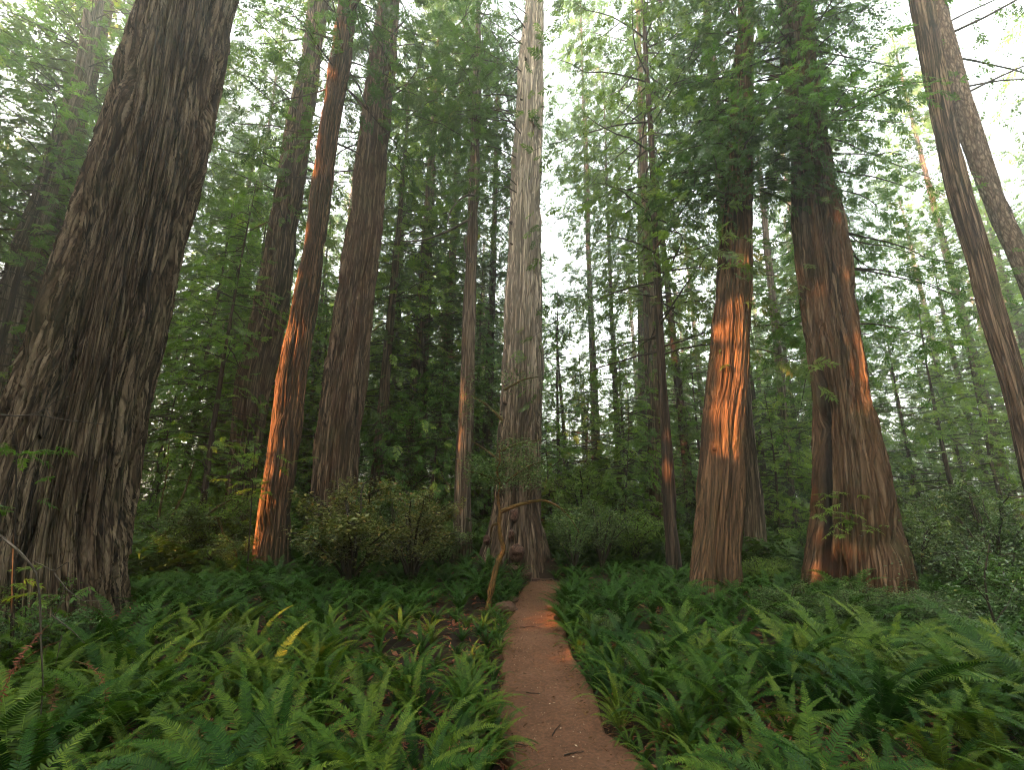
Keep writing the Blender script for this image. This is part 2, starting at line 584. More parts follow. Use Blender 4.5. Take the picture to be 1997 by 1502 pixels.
class Trunk:
    def __init__(self, prof, Y, H, top_r=0.3):
        z, xc, rr = [], [], []
        for py, xl, xr in prof:
            a, b = on_plane(xl, py, Y), on_plane(xr, py, Y)
            c = 0.5 * (a + b)
            z.append(c[2]); xc.append(c[0])
            rr.append(0.5 * (b[0] - a[0]) * math.cos(math.atan2(c[0], Y)))
        o = np.argsort(z)
        z, xc, rr = np.array(z)[o], np.array(xc)[o], np.array(rr)[o]
        self.z_seen = z[-1]
        if z[0] > -0.4:
            n0 = min(2, len(z) - 1)
            k = min(z[0] + 0.4, 1.0)
            sr = np.clip((rr[0] - rr[n0]) / (z[n0] - z[0]), 0, 0.5)
            sx = (xc[0] - xc[n0]) / (z[n0] - z[0])
            z = np.concatenate([[-0.4], z]); xc = np.concatenate([[xc[0] + sx * k], xc]); rr = np.concatenate([[rr[0] + sr * k], rr])
        sx = (xc[-1] - xc[-3]) / (z[-1] - z[-3])
        if H > z[-1] + 0.5:
            xc = np.append(xc, xc[-1] + np.clip(sx, -0.08, 0.08) * (H - z[-1]))
            rr = np.append(rr, rr[-1] * top_r)
            z = np.append(z, H)
        self.Y, self.H = Y, H
        zz = np.linspace(z[0], z[-1], 600)
        step = zz[1] - zz[0]
        k = max(1, int(0.5 / step))
        self.zz, self.xc, self.rr = zz, smooth1(np.interp(zz, z, xc), k), np.maximum(smooth1(np.interp(zz, z, rr), k), 0.03)

    def axis(self, z):
        return float(np.interp(z, self.zz, self.xc)), self.Y, float(np.interp(z, self.zz, self.rr))

    def mesh(self, name, mat, seed, nseg=200, dz=0.05, amp=1.0, twist=0.0, lobe=0.045, base=(0, 0, 0), k_z=0.052, cell=1.0, slen=2.0, samp=0.85, hollow=None, vis=None, broken_top=False):
        ztop = min(self.H, (self.z_seen if vis is None else vis) + 0.6)
        z1 = np.arange(-0.35, ztop, dz)
        z2 = np.arange(ztop, self.H, 0.6) if self.H > ztop + 0.3 else np.array([])
        z = np.concatenate([z1, z2])
        xc = np.interp(z, self.zz, self.xc); rr = np.interp(z, self.zz, self.rr)
        th = np.linspace(0, 2 * math.pi, nseg, endpoint=False)
        u = np.broadcast_to((th / (2 * math.pi))[None, :], (len(z), nseg))
        zz = np.broadcast_to(z[:, None], u.shape)
        rg = np.broadcast_to(rr[:, None], u.shape)
        Rm = np.interp(2.0, self.zz, self.rr)
        circ = 2 * math.pi * Rm
        tw = u + twist * zz
        w1 = (VN(circ / 0.5, seed=seed + 1)(tw, zz / 1.1) - 0.5) * 0.22 / circ + (VN(circ / 0.16, seed=seed + 2)(tw, zz / 0.5) - 0.5) * 0.05 / circ
        q = tw + w1
        n1 = VN(circ / (0.17 * cell), seed=seed + 3)(q, zz / 2.4)
        furrow = (1 - np.abs(2 * n1 - 1)) ** 3
        n1b = VN(circ / (0.075 * cell), seed=seed + 7)(q, zz / 1.1)
        furrow2 = (1 - np.abs(2 * n1b - 1)) ** 3
        n2 = VN(circ / (0.05 * cell), seed=seed + 4)(q, zz / 0.45)
        n3 = VN(circ / (0.022 * cell), seed=seed + 5)(q, zz / 0.22)
        a = 1.25 * amp * np.clip(Rm / 0.5, 0.35, 1.0)

        def strips(qq, wid, ln, sd):
            """overlapping bark strips: random height per strip, thicker at the lower end, open cracks between"""
            nc = max(6, int(circ / wid))
            gg = np.random.default_rng(sd)
            off, hh, ll = gg.random(nc), gg.random((nc, 64)), gg.uniform(0.7, 1.4, nc)
            x = qq * nc
            ci = np.floor(x).astype(int)
            fu = x - ci
            ci = ci % nc
            v = zz / (ln * ll[ci]) + off[ci] * 9 + 20
            cj = np.floor(v).astype(int)
            fz = v - cj
            h = hh[ci, cj % 64]
            edge = np.clip(np.minimum(fu, 1 - fu) / 0.16, 0, 1)
            return (h - 0.5) * 0.8 + (0.5 - fz) * 0.5 + 0.9 * (edge - 1)
        disp = a * (-0.085 * furrow - 0.034 * furrow2 + 0.030 * samp * strips(q, 0.075 * cell, 0.75 * slen, seed + 21) + 0.018 * samp * strips(q + 0.3 / circ * (n2 - 0.5) * 0.2, 0.034 * cell, 0.34 * slen, seed + 22) + 0.018 * (n2 - 0.5) + 0.014 * (n3 - 0.5))
        lob = (VN(7, seed=seed + 6)(u, zz / 5.0 + 3.3) - 0.5) * lobe * (1 + 2.2 * np.exp(-np.maximum(zz, 0) / 1.3))
        r = rg * (1 + lob) + disp
        char = np.zeros_like(r)
        if hollow:
            for (ha, hz, hw, hh, hd) in hollow:
                da = np.angle(np.exp(1j * (th - ha)))[None, :]
                wob = (VN(9, seed=seed + 9)(u, zz / 0.35) - 0.5) * 0.5
                g = np.clip(1.2 - ((da * rg / hw) ** 2 + ((zz - hz) / hh) ** 2) + wob, 0, 1)
                r = r - hd * g * g * (3 - 2 * g)
                char = np.maximum(char, np.clip(g * 1.6, 0, 1))
        r = np.maximum(r, 0.01)
        V = np.stack([xc[:, None] + np.sin(th)[None, :] * r, self.Y - np.cos(th)[None, :] * r, zz], -1)
        if broken_top:
            jag = VN(23, seed=seed + 12)(u, zz * 0)
            V[-12:, :, 2] -= (jag[-12:] * 1.0 * np.linspace(0.1, 1, 12)[:, None])
        V = V.reshape(-1, 3)
        t2 = 2 * math.pi * tw
        bc = np.stack([np.cos(t2) * Rm, np.sin(t2) * Rm, zz * k_z + seed * 3.1], -1).reshape(-1, 3)
        i, j = np.meshgrid(np.arange(len(z) - 1), np.arange(nseg), indexing="ij")
        j2 = (j + 1) % nseg
        Q = np.stack([i * nseg + j, i * nseg + j2, (i + 1) * nseg + j2, (i + 1) * nseg + j], -1).reshape(-1, 4)
        cap = np.arange((len(z) - 1) * nseg, len(z) * nseg)[None, :]
        return mesh(name, V - np.asarray(base), [Q, cap], (mat,), {"bark_co": bc, "char": char.reshape(-1)} if hollow else {"bark_co": bc}, True)

    def base(self):
        return np.array([float(np.interp(0, self.zz, self.xc)), self.Y, 0.0])


def radial_branches(r, z0, z1, n, lfun, az_c=None, az_w=math.pi):
    out = []
    for i in range(n):
        z = z0 + (z1 - z0) * (i + r.random()) / n
        az = r.uniform(-math.pi, math.pi) if az_c is None else az_c + r.uniform(-az_w, az_w)
        out.append((z, az, lfun(z) * r.uniform(0.6, 1.15)))
    return out


def make_tree(name, cat, label, trunk, mat, seed, trunk_kw=None, crown=None, leaf="redwood_leaf", stubs=0, group=None):
    b = trunk.base()
    root = empty(name, b)
    tag(root, label, cat, group)
    obj("trunk", trunk.mesh("trunk", M[mat], seed, base=b, **(trunk_kw or {})), root)
    r = np.random.default_rng(seed + 500)
    if crown:
        V, Q, rn, limbs = crown_parts(r, trunk.axis, **crown)
        obj("crown", mesh("crown", V - b, [Q], (M[leaf],), {"rnd": rn}), root)
        obj("branches", limbs.mesh("branches", M["limb"], off=b), root)
    if stubs:
        for i in range(stubs):
            z = r.uniform(2.5, trunk.z_seen)
            x, y, rr = trunk.axis(z)
            az = r.uniform(math.pi * 0.55, math.pi * 1.45)
            d = np.array([math.sin(az), math.cos(az), r.uniform(-0.3, 0.4)])
            p = np.array([x, y, z]) + d * rr * 0.85
            L = r.uniform(0.05, 0.14)
            st = Acc()
            st.add(*tube(p + d * np.linspace(0, L, 4)[:, None], np.array([0.05, 0.035, 0.025, 0.004]) * r.uniform(0.7, 1.3), 6))
            obj("branch_stub", st.mesh("branch_stub", M["bark_dark"], off=b), root)
    return root


# ------------------------------------------------------------------ ground and path
PATH = [(-3.0, 0.36, 0.80), (1.5, 0.42, 0.76)]
for py, xl, xr in ((1500, 992, 1262), (1400, 975, 1172), (1340, 978, 1136), (1280, 984, 1110), (1220, 992, 1088), (1180, 1002, 1084), (1158, 1016, 1096), (1140, 1030, 1100)):
    a, b = on_ground(xl, py), on_ground(xr, py)
    PATH.append((a[1], 0.5 * (a[0] + b[0]), 0.5 * (b[0] - a[0])))
_py = np.array([p[0] for p in PATH]); _pc = np.array([p[1] for p in PATH]); _pw = np.array([p[2] for p in PATH])
PATH_END = _py[-1] + 0.5
BIG_BASE = on_ground(1002, 1130)


def path_dist(x, y):
    """distance outside the path edge, negative on the path"""
    c = np.interp(y, _py, _pc); w = np.interp(y, _py, _pw)
    d = np.abs(x - c) - w
    d = np.where(y > PATH_END, np.maximum(d, (y - PATH_END) * 1.0), d)
    return d


GN = [VN(64, 64, 901), VN(64, 64, 902), VN(64, 64, 903)]


FEET = []


def ground_z(x, y):
    x = np.asarray(x, float); y = np.asarray(y, float)
    h = (GN[0](x / 64 / 3.1 + 0.37, y / 3.1 + 20) - 0.5) * 0.30 + (GN[1](x / 64 / 0.9 + 0.11, y / 0.9 + 40) - 0.5) * 0.09 + (GN[2](x / 64 / 0.25, y / 0.25 + 80) - 0.5) * 0.03
    far = np.clip((np.hypot(x, y) - 18) / 40, 0, 1)
    h = h + far * 0.9 * (GN[0](x / 64 / 14 + 0.2, y / 14 + 9) - 0.3)
    for fx, fy, fr in FEET:       # needles and shed bark heaped round each trunk
        h = h + 0.30 * np.exp(-np.maximum(np.hypot(x - fx, y - fy) - fr, 0) / 0.35)
    k = np.clip((path_dist(x, y) + 0.10) / 0.55, 0, 1)
    k = k * k * (3 - 2 * k)
    return h * k + 0.06 * k - 0.09 * (1 - k)


def ground_mesh():
    t = np.linspace(-1, 1, 260)
    g = np.sign(t) * (np.abs(t) * 14 + 186 * np.abs(t) ** 5)
    X, Y = np.meshgrid(g, g + 7)
    n = len(t)
    V = np.stack([X, Y, ground_z(X, Y)], -1).reshape(-1, 3)
    i, j = np.meshgrid(np.arange(n - 1), np.arange(n - 1), indexing="ij")
    Q = np.stack([i * n + j, i * n + j + 1, (i + 1) * n + j + 1, (i + 1) * n + j], -1).reshape(-1, 4)
    return mesh("ground", V, [Q], (M["soil"],), None, True)




def path_z(X, Y):
    return -0.018 + 0.045 * (GN[1](X / 64 / 0.5, Y / 0.5 + 5) - 0.5) + 0.022 * (GN[2](X / 64 / 0.14, Y / 0.14) - 0.5)


def path_mesh():
    ys = np.arange(-3, PATH_END, 0.05)
    us = np.linspace(-1, 1, 45)
    c = np.interp(ys, _py, _pc); w = np.interp(ys, _py, _pw)
    e = VN(40, 64, 77)
    edge = 1.04 + 0.10 * (e(ys * 0 + 0.7, ys / 0.09) - 0.5) + 0.14 * (e(ys * 0, ys / 0.22) - 0.5) + 0.20 * (e(ys * 0 + 0.5, ys / 0.8) - 0.5)
    close = np.clip((PATH_END - ys) / 0.35, 0.15, 1)
    c = c + 0.12 * (e(ys * 0 + 0.25, ys / 0.5 + 7) - 0.5)
    X = c[:, None] + us[None, :] * (w * edge * close)[:, None]
    Y = np.broadcast_to(ys[:, None], X.shape)
    Z = path_z(X, Y)
    Z = Z + 0.045 * np.abs(us[None, :]) ** 6 - 0.10 * (np.abs(us[None, :]) > 0.98)
    V = np.stack([X, Y, Z], -1).reshape(-1, 3)
    n = len(us)
    i, j = np.meshgrid(np.arange(len(ys) - 1), np.arange(n - 1), indexing="ij")
    Q = np.stack([i * n + j, i * n + j + 1, (i + 1) * n + j + 1, (i + 1) * n + j], -1).reshape(-1, 4)
    return mesh("path", V, [Q], (M["path"],), None, True)


tag(obj("path", path_mesh()), "reddish brown dirt trail running to the pale giant redwood", "path", kind="structure")

# ------------------------------------------------------------------ the named trunks
def depth_of(px, py):
    return on_ground(px, py)[1]


Y1 = 6.5
T1 = Trunk([(0, 272, 476), (150, 225, 448), (250, 193, 433), (375, 150, 405), (500, 108, 372), (625, 66, 346), (750, 22, 318), (875, -28, 296), (1000, -80, 280), (1100, -118, 276), (1200, -150, 282), (1260, -175, 292)], Y1, 34)
Y2 = depth_of(470, 1098)
T2 = Trunk([(0, 598, 644), (100, 589, 631), (250, 555, 612), (450, 522, 584), (600, 493, 565), (750, 456, 534), (950, 436, 500), (1080, 424, 500)], Y2, 34)
Y3 = depth_of(530, 1140)
T3 = Trunk([(0, 659, 697), (100, 645, 690), (250, 618, 662), (450, 594, 639), (600, 564, 621), (750, 535, 600), (875, 522, 590), (1000, 502, 572), (1100, 488, 568), (1135, 484, 570)], Y3, 34)
Y4 = depth_of(650, 1108)
T4 = Trunk([(0, 735, 782), (125, 717, 775), (250, 700, 762), (450, 675, 747), (600, 652, 730), (750, 628, 718), (875, 612, 704), (985, 602, 696), (1090, 590, 698)], Y4, 34)
Y5 = depth_of(900, 1110)
T5 = Trunk([(200, 917, 939), (300, 916, 937), (450, 910, 932), (600, 903, 929), (750, 896, 926), (875, 888, 923), (1000, 883, 921), (1090, 879, 923)], Y5, 22)
Y6 = BIG_BASE[1] + 0.7
H6 = on_plane(1045, -12, Y6)[2]
T6 = Trunk([(10, 1022, 1062), (50, 1016, 1062), (125, 1007, 1061), (250, 1003, 1060), (375, 994, 1058), (500, 988, 1057), (600, 982, 1057), (700, 979, 1061), (750, 977, 1060), (875, 967, 1056), (1000, 957, 1056), (1060, 938, 1071), (1120, 924, 1083)], Y6, H6, 0.9)
Y7 = depth_of(1163, 1045)
T7 = Trunk([(200, 1138, 1143), (330, 1142, 1149), (500, 1143, 1153), (600, 1147, 1157), (750, 1150, 1163), (875, 1152, 1168), (995, 1155, 1170)], Y7, 24, 0.3)
Y8 = depth_of(1314, 1140)
T8 = Trunk([(0, 1250, 1259), (100, 1254, 1264), (250, 1262, 1275), (400, 1268, 1282), (500, 1272, 1288), (600, 1276, 1294), (750, 1282, 1301), (875, 1288, 1312), (1000, 1292, 1320), (1125, 1298, 1333)], Y8, 28)
Y9 = depth_of(1283, 1075)
T9 = Trunk([(400, 1250, 1270), (600, 1252, 1283), (750, 1257, 1293), (875, 1261, 1296), (1000, 1266, 1299), (1060, 1266, 1302)], Y9, 30)
Y9b = depth_of(1252, 1040)
T9b = Trunk([(300, 1242, 1251), (500, 1243, 1254), (600, 1243, 1256), (750, 1243, 1259), (875, 1246, 1264), (1000, 1248, 1270)], Y9b, 30)
Y10 = depth_of(1392, 1178)
T10 = Trunk([(0, 1438, 1474), (75, 1430, 1472), (200, 1420, 1472), (350, 1410, 1470), (450, 1402, 1470), (600, 1386, 1467), (700, 1380, 1463), (750, 1373, 1459), (875, 1362, 1454), (1000, 1352, 1451), (1100, 1341, 1450), (1165, 1332, 1452)], Y10, 30)
Y10b = depth_of(1475, 1110)
T10b = Trunk([(500, 1405, 1440), (700, 1425, 1460), (800, 1432, 1468), (900, 1442, 1480), (1000, 1446, 1494), (1090, 1446, 1506)], Y10b, 28)
Y11 = depth_of(1665, 1192)
T11 = Trunk([(0, 1512, 1588), (125, 1514, 1598), (250, 1532, 1617), (375, 1538, 1633), (500, 1544, 1659), (600, 1557, 1673), (750, 1577, 1699), (875, 1580, 1725), (1000, 1576, 1750), (1075, 1568, 1768), (1170, 1556, 1782)], Y11, 32)
Y12 = 7.4
T12 = Trunk([(0, 1769, 1826), (250, 1815, 1868), (375, 1843, 1898), (500, 1879, 1936), (600, 1904, 1961), (750, 1949, 2008), (975, 1998, 2072), (1150, 2050, 2130)], Y12, 30)
Y13 = 8.6
T13 = Trunk([(0, 1792, 1848), (125, 1828, 1880), (250, 1862, 1917), (375, 1906, 1960), (450, 1938, 1992), (500, 1960, 2015), (600, 2002, 2058), (800, 2072, 2136), (1000, 2140, 2210)], Y13, 30)
Y14 = depth_of(1549, 1065)
T14 = Trunk([(500, 1490, 1506), (750, 1514, 1533), (875, 1527, 1543), (1000, 1541, 1557), (1050, 1546, 1563)], Y14, 24)
YL = depth_of(-20, 1075)
TL = Trunk([(0, 165, 207), (150, 140, 183), (300, 84, 132), (400, 52, 108), (500, 10, 78), (600, -14, 50), (700, -30, 27), (900, -74, -10), (1050, -104, -30)], YL, 34)
TL2 = Trunk([(300, 112, 142), (400, 92, 122), (500, 66, 100), (650, 36, 74), (900, -20, 20), (1040, -50, -8)], YL + 3, 30)

FEET = [(t.base()[0], t.Y, t.axis(0.05)[2]) for t in (T1, T2, T3, T4, T5, T6, T7, T8, T9, T10, T10b, T11, T12, T13, T14)]
tag(obj("ground", ground_mesh()), "dark brown forest floor under the ferns and redwoods", "ground", kind="structure")

# sun-lit places
for py in range(60, 1140, 45):
    xl = np.interp(py, [0, 250, 600, 1000, 1140], [659, 618, 564, 502, 484]); xr = np.interp(py, [0, 250, 600, 1000, 1140], [697, 662, 621, 572, 570])
    if py in (375, 420, 510):
        continue
    gap(xl + 0.15 * (xr - xl), py, Y3, 0.72 if py > 640 else 0.48)
for (x, y, r) in ((1430, 585, .22), (1412, 640, .42), (1432, 700, .50), (1418, 760, .50), (1395, 800, .42), (1440, 820, .34), (1400, 860, .26), (1448, 500, .16)):
    gap(x, y, Y10 - 0.5, r * 0.85)
for (x, y, r) in ((1660, 640, .34), (1675, 700, .40), (1690, 760, .30), (1640, 790, .2), (1612, 390, .2), (1618, 500, .16), (1588, 900, .16)):
    gap(x, y, Y11 - 0.8, r * 0.6)
for (x, y, r) in ((1302, 850, .2), (1305, 915, .3), (1280, 480, .2), (1296, 780, .14)):
    gap(x, y, Y8 - 0.2, r)
for (x, y, r) in ((1252, 770, .4), (1252, 830, .4), (1250, 470, .3)):
    gap(x, y, Y9b, r)
for (x, y, r) in ((1148, 480, .3), (1147, 420, .2)):
    gap(x, y, Y7, r)
for (x, y, r) in ((1055, 1214, .17), (1030, 1222, .14), (1075, 1212, .14), (1055, 1285, .07), (1085, 1280, .08), (1045, 1196, .07)):
    p = on_ground(x, y)
    GAPS.append((p, r))
for (x, y, r) in ((960, 1130, .12), (968, 1080, .14), (975, 1030, .12), (990, 992, .1)):
    gap(x, y, depth_of(962, 1185), r)
for (x, y, r) in ((706, 1062, .10), (680, 1035, .12), (760, 1050, .08), (655, 1060, .08)):
    gap(x, y, depth_of(720, 1190), r)

zp = lambda py, px, Y: on_plane(px, py, Y)[2]
rb = lambda s: np.random.default_rng(s)

make_tree("redwood_tree", "redwood", "huge fissured dark brown redwood trunk filling the left edge, wider than all others", T1, "bark_giant", 101,
          dict(nseg=620, dz=0.022, amp=1.3, twist=0.012, lobe=0.045, cell=0.85, vis=14, k_z=0.045, slen=2.5, samp=0.85))
make_tree("redwood_tree", "redwood", "brown straight redwood behind the orange lit trunk, its foot screened by young hemlocks", T2, "bark_brown", 102,
          dict(nseg=220, dz=0.045),
          dict(branches=radial_branches(rb(1), 11, 31, 90, lambda z: 3.2), dens=24, size=0.45, temps=MEDIUM, flat=0.4))
make_tree("redwood_tree", "redwood", "slim reddish redwood lit orange by low sun along its left side", T3, "bark_red", 103,
          dict(nseg=260, dz=0.035, amp=1.0),
          dict(branches=radial_branches(rb(2), 13.5, 31, 70, lambda z: 3.0), dens=24, flat=0.4, size=0.45, temps=MEDIUM))
make_tree("redwood_tree", "redwood", "dark brown deeply grooved redwood rising behind the yellowish rhododendron", T4, "bark_brown", 104,
          dict(nseg=280, dz=0.035, amp=1.1),
          dict(branches=radial_branches(rb(3), 12.5, 31, 90, lambda z: 3.2), dens=24, size=0.45, temps=MEDIUM, flat=0.4))
make_tree("redwood_tree", "redwood", "thin grey brown trunk with curled dead limbs left of the pale giant", T5, "bark_grey", 105,
          dict(nseg=150, dz=0.045, amp=0.8),
          dict(branches=radial_branches(rb(4), zp(300, 925, Y5), 21, 55, lambda z: 2.3), dens=22, size=0.42, temps=MEDIUM, droop=(0.2, 0.5)))
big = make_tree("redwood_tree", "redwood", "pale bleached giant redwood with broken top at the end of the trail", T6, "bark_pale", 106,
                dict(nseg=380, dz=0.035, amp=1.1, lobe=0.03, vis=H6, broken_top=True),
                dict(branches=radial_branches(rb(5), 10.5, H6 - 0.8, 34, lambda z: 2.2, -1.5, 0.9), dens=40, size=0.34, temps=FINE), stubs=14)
make_tree("redwood_tree", "conifer", "slender pole-like conifer with airy crown right of the pale giant", T7, "bark_brown", 107,
          dict(nseg=70, dz=0.1, amp=0.8),
          dict(branches=radial_branches(rb(6), zp(640, 1150, Y7), 23.5, 75, lambda z: max(0.5, 2.9 * (24.5 - z) / 16)), dens=22, size=0.5, temps=MEDIUM, droop=(0.0, 0.3)))
make_tree("redwood_tree", "conifer", "thin dark curving trunk with short orange lit strips and feathery limbs", T8, "bark_dark", 108,
          dict(nseg=110, dz=0.05, amp=0.8),
          dict(branches=radial_branches(rb(7), zp(700, 1290, Y8), 22, 105, lambda z: 3.1), dens=26, size=0.40, temps=MEDIUM, droop=(0.1, 0.5), flat=0.4))
make_tree("redwood_tree", "redwood", "brown mid-sized redwood close behind the thin dark curving trunk", T9, "bark_brown", 109,
          dict(nseg=130, dz=0.08),
          dict(branches=radial_branches(rb(8), 9, 28, 80, lambda z: 3.6), dens=12, size=0.5, temps=MEDIUM))
make_tree("redwood_tree", "redwood", "narrow far redwood with an orange sunlit stretch, left of the brown pair", T9b, "bark_red", 110,
          dict(nseg=80, dz=0.12),
          dict(branches=radial_branches(rb(9), 10, 28, 70, lambda z: 3.4), dens=11, size=0.55, temps=MEDIUM))
make_tree("redwood_tree", "redwood", "stout redwood with a broad glowing orange patch and dark drooping crown", T10, "bark_red", 111,
          dict(nseg=340, dz=0.03, amp=0.75, lobe=0.08, cell=0.8),
          dict(branches=radial_branches(rb(10), zp(400, 1400, Y10), 20, 130, lambda z: 1.9) + radial_branches(rb(77), zp(420, 1390, Y10), zp(230, 1400, Y10), 40, lambda z: 1.25, math.pi + 0.6, 1.3),
               dens=52, size=0.30, temps=FINE, droop=(0.25, 0.6), flat=0.5), stubs=5)
make_tree("redwood_tree", "redwood", "grooved grey redwood leaning out from behind the orange patched trunk", T10b, "bark_grey", 112, dict(nseg=150, dz=0.05))
make_tree("redwood_tree", "redwood", "very thick redwood with charred hollow foot and wide flaring base", T11, "bark_base", 113,
          dict(nseg=460, dz=0.028, amp=1.1, lobe=0.10,
               hollow=[(-1.36, 2.0, 0.15, 2.7, 0.16), (-1.0, 0.35, 0.16, 0.75, 0.26), (-0.72, 0.25, 0.10, 0.50, 0.18)]),
          dict(branches=radial_branches(rb(12), zp(640, 1640, Y11), 20, 90, lambda z: 2.5, 0.9, 0.7) + radial_branches(rb(13), zp(330, 1560, Y11), 19, 46, lambda z: 2.1, -1.9, 1.2)
               + radial_branches(rb(78), zp(330, 1560, Y11), 16, 20, lambda z: 1.8, math.pi, 0.7),
               dens=46, size=0.31, temps=FINE, droop=(0.15, 0.5), flat=0.45), leaf="bright_leaf")
make_tree("redwood_tree", "redwood", "smooth grained leaning trunk crossing in front of the scaly barked one", T12, "bark_brown", 114,
          dict(nseg=240, dz=0.03, amp=0.45, cell=0.7, lobe=0.02, vis=14),
          dict(branches=radial_branches(rb(14), 12, 24, 18, lambda z: 2.2, -1.7, 0.6), dens=22, flat=0.4, size=0.34, temps=FINE))
make_tree("spruce_tree", "spruce", "scaly barked leaning trunk behind the smooth one at the top corner", T13, "bark_scaly", 115,
          dict(nseg=220, dz=0.035, amp=0.7, lobe=0.03, cell=0.9, k_z=0.30, slen=0.8, samp=1.0, vis=15),
          dict(branches=radial_branches(rb(15), 10.5, 24, 26, lambda z: 3.6, 1.75, 0.5), dens=24, flat=0.4, size=0.38, temps=FINE))
make_tree("redwood_tree", "redwood", "slim pale brown trunk between the orange patched redwood and the hollow one", T14, "bark_grey", 116,
          dict(nseg=80, dz=0.1),
          dict(branches=radial_branches(rb(16), 9, 23, 60, lambda z: 3.0), dens=12, size=0.5, temps=MEDIUM))
make_tree("redwood_tree", "redwood", "hazy grey leaning redwood beyond the huge left trunk with spreading limbs", TL, "bark_grey", 117,
          dict(nseg=160, dz=0.07),
          dict(branches=radial_branches(rb(17), 9, 33, 170, lambda z: 4.4), dens=13, size=0.58, temps=MEDIUM), leaf="bright_leaf")
make_tree("redwood_tree", "redwood", "dark slim trunk just right of the hazy grey leaning redwood", TL2, "bark_dark", 118,
          dict(nseg=90, dz=0.1),
          dict(branches=radial_branches(rb(18), 6, 29, 130, lambda z: 3.6), dens=13, size=0.55, temps=MEDIUM))


# burls on the foot of the pale giant
def lump(seed, n=26, k=18):
    r = np.random.default_rng(seed)
    a = np.linspace(0, math.pi, n)[:, None]
    b = np.linspace(0, 2 * math.pi, k, endpoint=False)[None, :]
    g = VN(6, 16, seed)
    rr = 1 + 0.35 * (g(np.broadcast_to(b / (2 * math.pi), (n, k)), np.broadcast_to(a * 2.2, (n, k))) - 0.5)
    V = np.stack([np.sin(a) * np.cos(b) * rr, np.sin(a) * np.sin(b) * rr, np.cos(a) * rr * np.ones_like(b)], -1).reshape(-1, 3)
    i, j = np.meshgrid(np.arange(n - 1), np.arange(k), indexing="ij")
    j2 = (j + 1) % k
    Q = np.stack([i * k + j, (i + 1) * k + j, (i + 1) * k + j2, i * k + j2], -1).reshape(-1, 4)
    return V, Q


bb = T6.base()
for (px, py, sx, sz, sd) in ((1003, 1000, .11, .20, 1), (1008, 1070, .19, .20, 2), (1002, 1102, .15, .14, 3), (975, 1090, .14, .16, 4), (960, 1090, .15, .15, 5), (1022, 1108, .13, .13, 6), (998, 1038, .08, .12, 7), (955, 1050, .10, .12, 8)):
    p = on_plane(px, py, Y6)
    x, y, rr = T6.axis(max(p[2], 0.05))
    dx = (px - 998.5 - (to_px((x, y, p[2]))[0] - 998.5)) / FPX * Y6
    ang = math.asin(np.clip(dx / (rr * 0.95), -0.95, 0.95))
    c = np.array([x + math.sin(ang) * rr * 0.98, y - math.cos(ang) * rr * 0.98, max(p[2], 0.08)])
    V, Q = lump(sd)
    V = V * np.array([sx, sx, sz])
    obj("burl", mesh("burl", V + c - bb, [Q], (M["burl"],), {"bark_co": V * 1.0}, True), big)

# curled dead limbs of the thin grey trunk
T5o = [o for o in bpy.data.objects if o.get("label", "").startswith("thin grey brown trunk")][0]
b5 = T5.base()
for pts in (((935, 385), (915, 378), (893, 390), (876, 415), (873, 437)), ((934, 375), (920, 355), (912, 335), (917, 327), (925, 328)), ((920, 512), (908, 490), (904, 470), (912, 456), (920, 404)), ((912, 430), (880, 448), (830, 468), (790, 472), (770, 462))):
    P = np.array([on_plane(x, y, Y5 - 0.25 - 0.06 * i) for i, (x, y) in enumerate(pts)])
    s = np.linspace(0, 1, 5); q = np.linspace(0, 1, 17)
    P = np.stack([smooth1(np.interp(q, s, P[:, i]), 3) for i in range(3)], 1)
    a = Acc(); a.add(*tube(P, np.linspace(0.045, 0.015, 17), 6))
    obj("dead_limb", a.mesh("dead_limb", M["twig"], off=b5), T5o)

